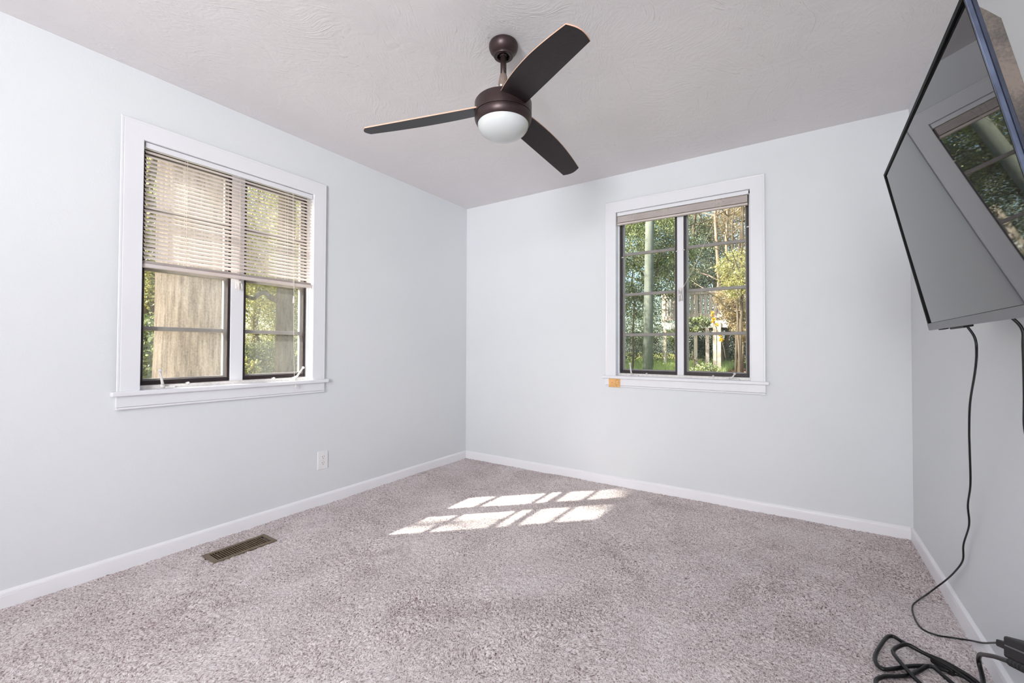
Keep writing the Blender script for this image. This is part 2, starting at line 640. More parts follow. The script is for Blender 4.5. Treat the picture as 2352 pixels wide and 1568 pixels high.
def spline(pts, sub=8):
    """Catmull-Rom through the points"""
    P = [Vector(p) for p in pts]
    Q = [P[0] * 2 - P[1]] + P + [P[-1] * 2 - P[-2]]
    out = []
    for i in range(1, len(Q) - 2):
        a, b_, c, d = Q[i - 1], Q[i], Q[i + 1], Q[i + 2]
        for s in range(sub):
            u = s / sub
            out.append(0.5 * ((2 * b_) + (c - a) * u + (2 * a - 5 * b_ + 4 * c - d) * u * u + (3 * b_ - a - 3 * c + d) * u ** 3))
    out.append(P[-1])
    return out


# ------------------------------------------------------------------ the room shell
WT = 0.14
LW = dict(u0=-2.506, u1=-1.609, z0=0.862, z1=2.097)      # left-wall window opening (u = y)
RW = dict(u0=1.518, u1=2.439, z0=0.866, z1=2.141)        # back-wall window opening (u = x)
mapL = lambda u, d, z: (-d, u, z)       # d = depth outward from the room face
mapR = lambda u, d, z: (u, d, z)
JT = 0.014


def wall_with_hole(name, fn, ua, ub, hole, label):
    b = MB()
    a0, a1, c0, c1 = hole
    for lo, hi in (((ua, 0, -0.1), (a0, WT, ROOM_H + 0.12)), ((a1, 0, -0.1), (ub, WT, ROOM_H + 0.12)),
                   ((a0, 0, -0.1), (a1, WT, c0)), ((a0, 0, c1), (a1, WT, ROOM_H + 0.12))):
        b.box(lo, hi, fn=fn)
    bmesh.ops.remove_doubles(b.b, verts=b.b.verts, dist=1e-5)
    o = b.build(name, M['wall'])
    return tag(o, label, 'wall', kind='structure')


wall_with_hole('wall_left', mapL, -ROOM_D - WT, WT, (LW['u0'] - JT, LW['u1'] + JT, LW['z0'] - 0.03, LW['z1'] + JT),
               'pale grey painted wall on the left with the half blinded window')
wall_with_hole('wall_back', mapR, 0.0, ROOM_W + WT, (RW['u0'] - JT, RW['u1'] + JT, RW['z0'] - 0.03, RW['z1'] + JT),
               'pale grey painted far wall with the raised blind window')
tag(MB().box((ROOM_W, -ROOM_D - WT, -0.1), (ROOM_W + WT, 0, ROOM_H + 0.12)).build('wall_right', M['wall']),
    'pale grey painted wall on the right behind the television', 'wall', kind='structure')
tag(MB().box((0, -ROOM_D - WT, -0.1), (ROOM_W, -ROOM_D, ROOM_H + 0.12)).build('wall_rear', M['wall']),
    'pale grey painted wall behind the photographer', 'wall', kind='structure')
tag(MB().box((-WT, -ROOM_D - WT, ROOM_H), (ROOM_W + WT, WT, ROOM_H + 0.2)).build('ceiling', M['ceiling']),
    'white hand textured plaster ceiling above the fan', 'ceiling', kind='structure')

# carpet: a real uneven pile surface, left out under the floor register
rng = np.random.default_rng(7)
VX0, VX1, VY0, VY1 = 0.168, 0.308, -2.292, -1.983          # register outline
step = 0.0075
gx = np.arange(0.0, ROOM_W + step * 0.5, step)
gy = np.arange(-ROOM_D, step * 0.5, step)
X, Y = np.meshgrid(gx, gy)
big = np.zeros_like(X)
for k in range(14):
    a = rng.uniform(0, 2 * np.pi)
    f = rng.uniform(2, 16)
    big += np.sin((X * np.cos(a) + Y * np.sin(a)) * f + rng.uniform(0, 6)) * 0.0007
Z = 0.012 + big + rng.normal(0, 0.0016, X.shape)
X = np.clip(X + rng.normal(0, 0.0015, X.shape), 0, ROOM_W)
Y = np.clip(Y + rng.normal(0, 0.0015, Y.shape), -ROOM_D, 0)
inside = (X > VX0 + 0.006) & (X < VX1 - 0.006) & (Y > VY0 + 0.006) & (Y < VY1 - 0.006)
Z[inside] = -0.03
ny, nx = X.shape
idx = np.arange(nx * ny).reshape(ny, nx)
F = np.stack([idx[:-1, :-1], idx[:-1, 1:], idx[1:, 1:], idx[1:, :-1]], -1).reshape(-1, 4)
fl_o = np_obj('floor', np.stack([X, Y, Z], -1).reshape(-1, 3), F, M['carpet'], smooth=True)
tag(fl_o, 'mottled beige grey cut pile carpet with patches of wear', 'carpet', kind='structure')


def baseboard(name, p0, p1, inward, label, h=0.083):
    """profile board along p0-p1 with a rounded cap and a bead"""
    d = Vector((p1[0] - p0[0], p1[1] - p0[1], 0))
    prof = [(0.0, 0.0), (0.013, 0.0), (0.013, 0.061), (0.0124, 0.063), (0.0127, 0.067), (0.011, 0.074), (0.006, 0.080), (0.002, h), (0.0, h)]
    n = Vector(inward + (0,))
    V = []
    seg = 24
    rr = random.Random(name)
    for s in range(seg + 1):
        p = Vector((p0[0], p0[1], 0)) + d * (s / seg)
        j = rr.uniform(-0.0006, 0.0006)
        for a, z in prof:
            V.append(tuple(p + n * (a + (j if a > 0 else 0)) + Vector((0, 0, z + (j if z > 0.01 else 0)))))
    k = len(prof)
    Fc = []
    for s in range(seg):
        for i in range(k):
            Fc.append((s * k + i, s * k + (i + 1) % k, (s + 1) * k + (i + 1) % k, (s + 1) * k + i))
    Fc += [tuple(range(k)), tuple(range(seg * k, seg * k + k))]
    b = MB()
    b.faces(V, Fc)
    return tag(b.build(name, M['base']), label, 'baseboard', kind='structure')


baseboard('baseboard_left', (0, -ROOM_D), (0, 0), (1, 0), 'white painted baseboard along the left wall behind the register')
baseboard('baseboard_back', (0.013, 0), (ROOM_W - 0.013, 0), (0, -1), 'white painted baseboard under the far wall window')
baseboard('baseboard_right', (ROOM_W, 0), (ROOM_W, -ROOM_D), (-1, 0), 'scuffed white baseboard on the right below the television')
baseboard('baseboard_rear', (ROOM_W - 0.013, -ROOM_D), (0.013, -ROOM_D), (0, 1), 'white painted baseboard behind the photographer')


# ------------------------------------------------------------------ windows
def ring(b, fn, a0, a1, c0, c1, w, d0, d1, wb=None, bev=0.0):
    """rectangular frame: outer a0..a1 x c0..c1, members w wide, depth d0..d1"""
    wb = wb or w
    out = [(a0, c0), (a1, c0), (a1, c1), (a0, c1)]
    inn = [(a0 + w, c0 + wb), (a1 - w, c0 + wb), (a1 - w, c1 - w), (a0 + w, c1 - w)]
    V = []
    for d in (d0, d1):
        for u, z in out:
            V.append(fn(u, d, z))
        for u, z in inn:
            V.append(fn(u, d, z))
    Fc = []
    for i in range(4):
        j = (i + 1) % 4
        Fc += [(i, j, 4 + j, 4 + i), (8 + i, 8 + j, 12 + j, 12 + i), (i, j, 8 + j, 8 + i), (4 + i, 4 + j, 12 + j, 12 + i)]
    vs, fs = b.faces(V, Fc)
    if bev:
        es = [e for e in {e for f in fs for e in f.edges}]
        bmesh.ops.bevel(b.b, geom=es, offset=bev, segments=2, affect='EDGES', profile=0.5)
    return b


def casing(fn, o, w, top_w, zbot, parent):
    """mitred moulded casing: left leg, head, right leg"""
    prof = [(0.0, 0.0), (0.0, 0.012), (0.002, 0.0155), (0.074, 0.0170), (0.077, 0.0164), (0.080, 0.0172), (0.0865, 0.0172), (0.089, 0.0150)]
    V = []
    for st in range(4):
        for a, t_ in prof:
            s = a / 0.089
            dl, dt = s * w, s * top_w
            u = (o['u0'] - dl) if st in (0, 1) else (o['u1'] + dl)
            z = zbot if st in (0, 3) else o['z1'] + dt
            V.append(fn(u, -t_, z))
    k = len(prof)
    Fc = []
    for st in range(3):
        for i in range(k - 1):
            Fc.append((st * k + i, st * k + i + 1, (st + 1) * k + i + 1, (st + 1) * k + i))
    Fc += [tuple(range(k)), tuple(range(3 * k, 4 * k))]
    b = MB()
    b.faces(V, Fc)
    return b.build('casing', M['trim'], parent)


def window(name, label, fn, o, cw, ctw, mull, munt, apron_bot, glass, cranks, latches):
    u0, u1, z0, z1 = o['u0'], o['u1'], o['z0'], o['z1']
    root = empty(name, fn((u0 + u1) / 2, 0.0, z0))
    tag(root, label, 'window', kind='structure')
    casing(fn, o, cw, ctw, z0, root)
    # stool with a rounded nose and horns beyond the casing
    b = MB()
    b.box((u0 - cw - 0.020, -0.036, z0 - 0.023), (u1 + cw + 0.020, -0.0, z0), 0.005, 3, fn)
    b.box((u0, -0.001, z0 - 0.023), (u1, 0.05, z0), 0.0, 1, fn)
    b.build('window_sill', M['trim'], root)
    b = MB()
    ua, ub = u0 - cw, u1 + cw
    b.box((ua, -0.016, apron_bot + 0.012), (ub, 0.0, z0 - 0.023), 0.0015, 1, fn)
    b.box((ua, -0.018, apron_bot), (ub, 0.0, apron_bot + 0.011), 0.003, 2, fn)
    b.build('apron', M['trim'], root)
    # jamb lining with stops
    b = MB()
    b.box((u0 - JT, 0.0, z0 - 0.0), (u0, WT, z1), 0, 1, fn)
    b.box((u1, 0.0, z0 - 0.0), (u1 + JT, WT, z1), 0, 1, fn)
    b.box((u0 - JT, 0.0, z1), (u1 + JT, WT, z1 + JT), 0, 1, fn)
    b.box((u0 - 0.0, 0.038, z0), (u0 + 0.010, WT, z1), 0.001, 1, fn)
    b.box((u1 - 0.010, 0.038, z0), (u1, WT, z1), 0.001, 1, fn)
    b.box((u0, 0.038, z1 - 0.012), (u1, WT, z1), 0.001, 1, fn)
    b.build('jamb', M['trim'], root)
    b = MB()
    b.box((u0, 0.034, z0 - 0.03), (u1, WT + 0.02, z0 + 0.018), 0.002, 1, fn)
    b.build('sub_sill', M['aged_white'], root)
    b = MB()
    b.box((mull[0] - 0.002, 0.046, z0 + 0.01), (mull[1] + 0.002, WT, z1 - 0.01), 0.003, 2, fn)
    b.build('mullion', M['trim'], root)
    zb, zt = z0 + 0.020, z1 - 0.014
    for a0, a1 in ((u0 + 0.011, mull[0]), (mull[1], u1 - 0.0105)):
        b = MB()
        ring(b, fn, a0 + 0.001, a1 - 0.001, zb, zt, 0.0155, 0.052, 0.068, 0.0215, 0.002)
        sf = b.build('storm_frame', M['dark_frame'], root)
        b = MB()
        b.box((a0 + 0.0145, 0.0605, zb + 0.020), (a1 - 0.0145, 0.0625, zt - 0.016), 0, 1, fn)
        b.build('storm_pane', glass, sf)
        b = MB()
        ring(b, fn, a0 + 0.006, a1 - 0.006, zb + 0.006, zt - 0.004, 0.0195, 0.080, 0.104, 0.024, 0.002)
        sash = b.build('sash', M['grey_frame'], root)
        for mz in munt:
            b = MB()
            b.box((a0 + 0.024, 0.081, mz - 0.011), (a1 - 0.024, 0.102, mz + 0.011), 0.002, 1, fn)
            b.build('muntin', M['grey_frame'], sash)
        b = MB()
        b.box((a0 + 0.024, 0.0905, zb + 0.028), (a1 - 0.024, 0.0925, zt - 0.028), 0, 1, fn)
        b.build('pane', glass, sash)
    for base_u, tip_u, tip_d, tip_z in cranks:
        b = MB()
        s = 1 if tip_u > base_u else -1
        b.box((base_u - 0.022, 0.016, z0 - 0.0005), (base_u + 0.052, 0.040, z0 + 0.009), 0.003, 2, fn)
        b.tube([fn(base_u, 0.026, z0 + 0.006), fn(base_u, 0.022, z0 + 0.020)], [0.013, 0.010], 12)
        cr = b.build('crank_operator', M['aged_white'], root)
        b = MB()
        b.tube([fn(base_u, 0.020, z0 + 0.016), fn(base_u * 0.7 + tip_u * 0.3, tip_d * 0.4 + 0.008, z0 * 0.66 + tip_z * 0.34),
                fn(tip_u, tip_d, tip_z)], [0.0075, 0.0062, 0.0046], 10)
        b.build('crank_arm', M['aged_white'], cr)
        b = MB()
        b.sphere(fn(tip_u, tip_d - 0.003, tip_z + 0.002), 0.0085)
        b.build('knob', M['aged_white'], cr)
    for lu, lz, horiz in latches:
        b = MB()
        if horiz:
            b.box((lu - 0.010, 0.044, lz - 0.003), (lu + 0.010, 0.054, lz + 0.003), 0.002, 2, fn)
            b.tube([fn(lu, 0.046, lz), fn(lu, 0.040, lz)], 0.004, 10)
        else:
            b.tube([fn(lu, 0.036, z0 + 0.014), fn(lu, 0.030, z0 + 0.024)], [0.006, 0.0055], 10)
            b.box((lu - 0.006, 0.028, z0 + 0.016), (lu + 0.006, 0.054, z0 + 0.024), 0.002, 2, fn)
        b.build('turn_latch', M['aged_white'], root)
    return root


winL = window('window_1', 'white cased casement window half covered by a lowered blind', mapL, LW, 0.0895, 0.090,
              (-2.079, -2.013), (1.170, 1.477, 1.784), 0.774, M['dusty_glass'],
              [(-2.405, -2.418, 0.020, 0.952), (-1.712, -1.650, 0.026, 0.940)],
              [(-2.290, 0, False), (-1.835, 0, False)])
winR = window('window_2', 'white cased casement window under a fully raised blind', mapR, RW, 0.0868, 0.0865,
              (1.964, 2.006), (1.185, 1.503, 1.822), 0.7786, M['glass'],
              [(1.632, 1.622, 0.012, 0.958), (2.318, 2.342, 0.018, 0.906)],
              [(1.552, 1.795, True), (1.964, 1.795, True), (2.006, 1.80, True), (2.424, 1.905, True), (1.742, 0, False), (2.205, 0, False)])
# lever locks painted over on the mullions
for fn, lu, lz, par in ((mapR, 1.985, 1.475, winR), (mapL, -2.046, 1.462, winL)):
    b = MB()
    b.box((lu - 0.012, 0.036, lz - 0.045), (lu + 0.010, 0.050, lz + 0.050), 0.004, 2, fn)
    b.tube([fn(lu - 0.006, 0.030, lz + 0.03), fn(lu - 0.004, 0.024, lz - 0.02), fn(lu - 0.002, 0.022, lz - 0.052)], [0.006, 0.007, 0.005], 10)
    b.tube([fn(lu + 0.008, 0.034, lz + 0.02), fn(lu + 0.012, 0.026, lz - 0.02), fn(lu + 0.016, 0.024, lz - 0.047)], [0.005, 0.006, 0.005], 10)
    b.tube([fn(lu, 0.040, lz - 0.005), fn(lu, 0.018, lz - 0.005)], [0.008, 0.007], 12)
    b.build('lever_lock', M['aged_white'], par)


# ------------------------------------------------------------------ blinds
def slat_mesh(b, fn, ua, ub, dc, zc, wdt, ang, crown=0.0022, thick=0.0006):
    """one curved slat; ang = rise of the outer edge above the inner one"""
    n = 6
    top = []
    for i in range(n + 1):
        s = (i / n - 0.5)
        h = crown * (1 - (2 * s) ** 2)
        d = dc + s * wdt * math.cos(ang) - h * math.sin(ang)
        z = zc + s * wdt * math.sin(ang) + h * math.cos(ang)
        top.append((d, z))
    V = []
    for u in (ua, ub):
        for d, z in top:
            V.append(fn(u, d, z))
    k = n + 1
    Fc = [(i, i + 1, k + i + 1, k + i) for i in range(n)]
    b.faces(V, Fc, True)


def headrail(fn, ua, ub, d0, d1, z0, z1, root):
    b = MB()
    b.box((ua, d0, z0), (ub, d1, z1), 0.002, 2, fn)
    b.build('headrail', M['headrail'], root)


bl = empty('mini_blind', mapL(-2.05, 0.012, 2.09))
tag(bl, 'white mini blind lowered halfway over the left wall window', 'blind')
BLa, BLb = -2.498, -1.613
headrail(mapL, BLa, BLb, -0.004, 0.024, 2.067, 2.0945, bl)
b = MB()
pitch_ = 0.0212
nsl = 26
for i in range(nsl):
    zc = 2.052 - i * pitch_
    jit = random.Random(i).uniform(-0.02, 0.02)
    slat_mesh(b, mapL, BLa + 0.002, BLb - 0.002, 0.010, zc, 0.0252, math.radians(45) + jit)
b.build('slats', M['vinyl'], bl, recalc=False)
zr = 2.052 - nsl * pitch_
b = MB()
b.box((BLa + 0.001, -0.004, zr - 0.030), (BLb - 0.001, 0.022, zr - 0.010), 0.004, 2, mapL)
for k in range(6):                       # spare slats gathered on the bottom rail
    b.box((BLa + 0.002, -0.003, zr - 0.009 + k * 0.0022), (BLb - 0.002, 0.021, zr - 0.0078 + k * 0.0022), 0, 1, mapL)
b.build('bottom_rail', M['vinyl'], bl)
for u in (-2.322, -2.061, -1.780):
    b = MB()
    for dd in (-0.0055, 0.0215):
        b.tube([mapL(u, dd, 2.067), mapL(u, dd, zr - 0.012)], 0.0009, 6)
    b.build('ladder_cord', M['cord'], bl)
b = MB()
for du in (-0.0035, 0.0035):
    b.tube(spline([mapL(-1.748 + du, -0.007, 2.068), mapL(-1.745 + du, -0.010, 1.75), mapL(-1.741 + du * 0.7, -0.012, 1.50), mapL(-1.738, -0.012, 1.402)], 4), 0.0010, 6)
b.tube(spline([mapL(-1.738, -0.012, 1.372), mapL(-1.737, -0.014, 1.15), mapL(-1.734, -0.020, 0.90), mapL(-1.733, -0.039, 0.834)], 4), 0.0010, 6)
lc = b.build('lift_cord', M['cord'], bl)
b = MB()
b.lathe(mapL(-1.738, -0.012, 0)[:2], [(0, 1.405), (0.004, 1.402), (0.0055, 1.385), (0.008, 1.362), (0.0075, 1.358), (0, 1.358)], 14)
b.build('tassel', M['cord'], lc)
b = MB()
b.lathe(mapL(-1.733, -0.039, 0)[:2], [(0, 0.838), (0.003, 0.836), (0.005, 0.828), (0.005, 0.820), (0, 0.819)], 12)
b.build('end_knob', M['cord'], lc)

br = empty('mini_blind', mapR(1.978, 0.012, 2.13))
tag(br, 'white mini blind fully raised into a stack over the far wall window', 'blind')
BRa, BRb = 1.524, 2.431
headrail(mapR, BRa, BRb, -0.004, 0.024, 2.113, 2.1395, br)
b = MB()
for i in range(24):
    z = 2.106 - i * 0.00195
    jd = random.Random(100 + i).uniform(-0.0012, 0.0012)
    b.box((BRa + 0.003 + abs(jd), -0.003 + jd, z), (BRb - 0.006 - abs(jd), 0.022 + jd, z + 0.0013), 0, 1, mapR)
b.build('slats', M['vinyl'], br)
b = MB()
b.box((BRa + 0.002, -0.004, 2.042), (BRb - 0.005, 0.022, 2.056), 0.003, 2, mapR)
b.build('bottom_rail', M['vinyl'], br)
for u in (1.652, 1.90, 2.235):
    b = MB()
    for k in range(5):
        uu = u - 0.02 + k * 0.010
        b.tube(spline([mapR(uu, -0.0052, 2.112), mapR(uu + 0.006 * (-1) ** k, -0.0085, 2.085), mapR(uu - 0.003, -0.0060, 2.056)], 4), 0.0008, 6)
    b.build('ladder_cord', M['cord'], br)
b = MB()
b.tube(spline([mapR(2.280, -0.006, 2.114), mapR(2.22, -0.004, 1.96), mapR(2.10, 0.006, 1.69), mapR(2.004, 0.018, 1.505), mapR(1.992, 0.022, 1.480), mapR(1.984, 0.020, 1.462)], 5), 0.0013, 6)
b.build('lift_cord', M['cord'], br)

# ------------------------------------------------------------------ raw pine patch on the far window's apron
pb = empty('pine_block', (1.508, -0.016, 0.779))
tag(pb, 'small bare pine block with a round knot on the apron below the far window', 'wood block')
b = MB()
b.box((1.4625, -0.0215, 0.7765), (1.5535, -0.0158, 0.842), 0.0012, 2)
b.build('block', M['pine'], pb)
b = MB()
pts = []
for k in range(25):
    a = math.radians(-150 + k * 14)
    rr_ = 0.019 - 0.0002 * k
    pts.append((1.531 + rr_ * math.cos(a) * 0.85, -0.0216, 0.815 + rr_ * math.sin(a) * 1.15))
b.tube(pts, 0.0010, 6)
b.tube([(1.520, -0.0216, 0.800), (1.526, -0.0216, 0.786), (1.532, -0.0216, 0.777)], 0.0009, 6)
b.build('knot', M['pine_dark'], pb)
b = MB()
b.sphere((1.489, -0.0212, 0.812), 0.0030, 10)
b.build('nail_hole', M['pine_dark'], pb)

# ------------------------------------------------------------------ ceiling fan
FX, FY = 1.609, -1.692
fan = empty('ceiling_fan', (FX, FY, ROOM_H))
tag(fan, 'dark bronze three blade ceiling fan with a frosted dome light', 'ceiling fan')
b = MB()
b.lathe((FX, FY), [(0.0, 2.4405), (0.057, 2.4405), (0.0625, 2.437), (0.065, 2.431), (0.0655, 2.424), (0.064, 2.415), (0.060, 2.405), (0.053, 2.396), (0.047, 2.391), (0.0435, 2.3885),
                   (0.0435, 2.3865), (0.044, 2.383), (0.0425, 2.3795), (0.034, 2.3775), (0.0285, 2.379), (0.027, 2.395), (0.0, 2.395)], 64)
b.build('canopy', M['bronze'], fan, sharp=40)
b = MB()
b.lathe((FX, FY), [(0.0, 2.405), (0.0135, 2.405), (0.0135, 2.255), (0.0, 2.255)], 24)
b.sphere((FX, FY, 2.394), 0.020, 16)
b.build('downrod', M['bronze'], fan)
b = MB()
b.lathe((FX, FY), [(0.0, 2.300), (0.0145, 2.300), (0.017, 2.288), (0.022, 2.262), (0.026, 2.240), (0.026, 2.228), (0.033, 2.226), (0.036, 2.215), (0.036, 2.180), (0.0, 2.180)], 32)
yk = b.build('yoke', M['taupe'], fan)
b = MB()
for a in (3.6, 4.3, 5.0):
    c, s = math.cos(a), math.sin(a)
    b.tube([(FX + 0.020 * c, FY + 0.020 * s, 2.236), (FX + 0.033 * c, FY + 0.033 * s, 2.234)], 0.0045, 8)
b.build('set_screws', M['aged_white'], yk)
b = MB()
b.lathe((FX, FY), [(0.0, 2.188), (0.060, 2.188), (0.104, 2.180), (0.118, 2.176), (0.1225, 2.172), (0.1225, 2.1675), (0.1262, 2.1670), (0.1275, 2.1645), (0.1275, 2.1135), (0.1266, 2.1120), (0.1235, 2.1115), (0.1235, 2.1095), (0.0, 2.1095)], 80)
b.build('motor_housing', M['bronze'], fan, sharp=30)
b = MB()
b.lathe((FX, FY), [(0.0, 2.1085), (0.1262, 2.1085), (0.1275, 2.1070), (0.1277, 2.102), (0.1270, 2.094), (0.1245, 2.086), (0.1205, 2.079), (0.1165, 2.0735), (0.1140, 2.0720), (0.112, 2.073), (0.0, 2.078)], 80)
b.build('light_ring', M['bronze'], fan, sharp=40)
b = MB()
prof = [(0.1135, 2.078)]
for k in range(1, 17):
    a = math.radians(90 * k / 16)
    prof.append((0.1135 * math.cos(a) if k < 16 else 0.0, 2.073 - 0.064 * math.sin(a)))
b.lathe((FX, FY), prof, 64)
b.build('glass_dome', M['globe'], fan)

tips = [(1.0805, -2.0215, 2.052), (2.139, -2.029, 2.072), (1.6420, -1.0620, 2.070)]
for tx, ty, tz in tips:
    rad = Vector((tx - FX, ty - FY, 0))
    L_ = rad.length
    rad.normalize()
    tt = Vector((-rad.y, rad.x, 0))
    phi = math.radians(13)
    z_root = 2.141
    N = 26
    r0 = 0.088

    def blade_pt(rr_, w, off):
        u = (rr_ - r0) / (L_ - r0)
        side = tt * math.cos(phi) - Vector((0, 0, 1)) * math.sin(phi)
        nrm = rad.cross(side)
        if nrm.z < 0:
            nrm = -nrm
        zc = z_root + (tz - z_root) * u
        return Vector((FX, FY, zc)) + rad * rr_ + side * w + nrm * off

    lead, trail = [], []
    for i in range(N + 1):
        u = i / N
        wl = -(0.058 + 0.020 * math.sin(math.pi * min(1.0, (u * 0.92 + 0.05))) - 0.010 * u ** 2 - 0.004 * (1 - u) ** 3)
        wt = 0.057 - 0.010 * u
        ext = 0.0
        lead.append((r0 + (L_ - r0) * u * 0.985, wl))
        trail.append((r0 + (L_ - r0) * u * 0.975, wt))
    tipc = []
    for k in range(1, 8):
        s = k / 8
        w = lead[-1][1] + (trail[-1][1] - lead[-1][1]) * s
        r_ = lead[-1][0] + (trail[-1][0] - lead[-1][0]) * s + 0.016 * math.sin(math.pi * s)
        tipc.append((r_, w))
    outline = lead + tipc + trail[::-1]
    n_o = len(outline)
    b = MB()
    V = [tuple(blade_pt(r_, w, -0.0026)) for r_, w in outline] + [tuple(blade_pt(r_, w, 0.0026)) for r_, w in outline]
    b.mi = 0
    # faces in strips so the plate stays clean
    vs, _ = b.faces(V, [])
    for lay in (0, n_o):
        for i in range(N):
            q = [vs[lay + i], vs[lay + i + 1], vs[lay + n_o - 2 - i], vs[lay + n_o - 1 - i]]
            f = b.b.faces.new(q)
            f.material_index = 0
        f = b.b.faces.new([vs[lay + N + k] for k in range(0, 9)])
        f.material_index = 0
    for i in range(n_o):
        j = (i + 1) % n_o
        f = b.b.faces.new([vs[i], vs[j], vs[n_o + j], vs[n_o + i]])
        f.material_index = 1
    b.build('blade', [M['blade'], M['blade_edge']], fan)

# ------------------------------------------------------------------ floor register
fr = empty('floor_register', ((VX0 + VX1) / 2, (VY0 + VY1) / 2, 0.0))
tag(fr, 'bronze slotted floor register set in the carpet by the left wall', 'floor vent')
b = MB()
ring(b, lambda u, d, z: (u, z, 0.0165 - d), VX0, VX1, VY0, VY1, 0.020, 0.0, 0.006, 0.026, 0.0015)
b.build('frame', M['brass'], fr)
b = MB()
ys = np.linspace(VY0 + 0.036, VY1 - 0.036, 21)
for y in ys:
    b.box((VX0 + 0.018, y - 0.0015, -0.004), (VX1 - 0.018, y + 0.0015, 0.0145), 0.0004, 1)
b.build('louvers', M['brass'], fr)
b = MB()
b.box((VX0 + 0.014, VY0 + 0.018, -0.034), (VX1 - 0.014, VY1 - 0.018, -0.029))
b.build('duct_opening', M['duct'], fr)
b = MB()
b.box((VX0 + 0.050, VY0 + 0.045, 0.0125), (VX0 + 0.090, VY0 + 0.051, 0.0158), 0.001, 1)
b.build('damper_lever', M['brass'], fr)

# ------------------------------------------------------------------ wall outlet
ou = empty('wall_outlet', (0.0, -1.519, 0.311))
tag(ou, 'white duplex wall outlet low on the left wall near the corner', 'outlet')
b = MB()
b.box((-0.001, -1.557, 0.2505), (0.0065, -1.482, 0.3715), 0.003, 3)
b.build('cover_plate', M['plate'], ou)
for zc in (0.3315, 0.2905):
    b = MB()
    n = 24
    V = []
    for x in (0.006, 0.0085):
        for k in range(n):
            a = 2 * math.pi * k / n
            V.append((x, -1.5195 + 0.0165 * max(-0.86, min(0.86, math.cos(a))), zc + 0.0150 * math.sin(a)))
    b.faces(V, [tuple(range(n)), tuple(range(n, 2 * n))] + [(k, (k + 1) % n, n + (k + 1) % n, n + k) for k in range(n)])
    rc = b.build('receptacle', M['plate'], ou)
    b = MB()
    for dy in (-0.0062, 0.0062):
        b.box((0.0080, -1.5195 + dy - 0.0012, zc + 0.0005), (0.0088, -1.5195 + dy + 0.0012, zc + 0.0085))
    b.tube([(0.0080, -1.5195, zc - 0.0075), (0.0089, -1.5195, zc - 0.0075)], 0.0026, 10)
    b.build('slots', M['slot'], rc)
b = MB()
b.tube([(0.006, -1.5195, 0.311), (0.0078, -1.5195, 0.311)], 0.0035, 12)
b.build('screw', M['aged_white'], ou)

# ------------------------------------------------------------------ television on its tilting mount
tv_c = Vector((3.0719, -1.2608, 1.144))                    # far lower corner of the front
ya, th, ro = math.radians(1.0367), math.radians(11.6692), math.radians(-0.2598)
al = Vector((-math.sin(ya), -math.cos(ya), 0))
n0 = Vector((-math.cos(ya), math.sin(ya), 0))
up = n0 * math.sin(th) + Vector((0, 0, 1)) * math.cos(th)
al, up = al * math.cos(ro) + up * math.sin(ro), up * math.cos(ro) - al * math.sin(ro)
nv = up.cross(al)
if nv.dot(n0) < 0:
    nv = -nv
TVH, TVL = 0.5626, 0.9564
tvf = lambda a, c, b_: tuple(tv_c + al * a + up * b_ + nv * c)       # a along, c out of the screen, b up
tv = empty('television', tuple(tv_c + al * TVL / 2))
tag(tv, 'large black flat screen television tilted down on the right wall', 'television')
BW = 0.0085
b = MB()
o_ = [(0, 0), (TVL, 0), (TVL, TVH), (0, TVH)]
i_ = [(BW, 0.020), (TVL - BW * 0.6, 0.020), (TVL - BW * 0.6, TVH - BW), (BW, TVH - BW)]
V = [tvf(a, 0.0, c) for a, c in o_] + [tvf(a, 0.0, c) for a, c in i_] + [tvf(a, -0.004, c) for a, c in i_] + [tvf(a, -0.012, c) for a, c in o_]
Fc = []
for i in range(4):
    j = (i + 1) % 4
    Fc += [(i, j, 4 + j, 4 + i), (4 + i, 4 + j, 8 + j, 8 + i), (i, j, 12 + j, 12 + i)]
b.faces(V, Fc)
b.build('bezel', M['bezel'], tv)
# side trim seen on the near edge: polished front lip, darker rear lip
b = MB()
b.box((TVL, -0.0060, -0.001), (TVL + 0.004, 0.001, TVH + 0.001), 0.001, 2, tvf)
et = b.build('edge_trim', M['edge'], tv)
b = MB()
b.box((TVL, -0.0125, 0.002), (TVL + 0.003, -0.0063, TVH - 0.002), 0.001, 1, tvf)
b.build('rear_lip', M['edge_dark'], et)
# glass panel, very slightly bowed as real panels are
nu, nv_ = 40, 24
V, Fc = [], []
for j in range(nv_ + 1):
    for i in range(nu + 1):
        a, c = i / nu, j / nv_
        uu, vv = a - 0.5, c - 0.5
        bow = -0.0016 * uu * uu - 0.003 * uu * vv - 0.0015 * uu * uu * vv - 0.0028 * vv * vv - 0.0012 * uu * vv * vv
        V.append(tvf(BW - 0.001 + a * (TVL - 1.6 * BW + 0.002), -0.003 + bow, 0.019 + c * (TVH - BW - 0.018)))
for j in range(nv_):
    for i in range(nu):
        k = j * (nu + 1) + i
        Fc.append((k, k + 1, k + nu + 2, k + nu + 1))
b = MB()
b.faces(V, Fc, True)
b.build('screen', M['screen'], tv)
b = MB()
b.box((0.0, -0.030, -0.004), (TVL, 0.0015, 0.019), 0.002, 2, tvf)
chin = b.build('chin', M['chin'], tv)
b = MB()
b.box((0.22, -0.026, -0.010), (0.36, -0.006, -0.003), 0.002, 2, tvf)
b.build('sensor_pod', M['black_matte'], chin)
b = MB()
b.box((0.055, -0.028, -0.008), (0.105, -0.012, -0.003), 0.002, 2, tvf)
b.build('foot_socket', M['black_matte'], chin)
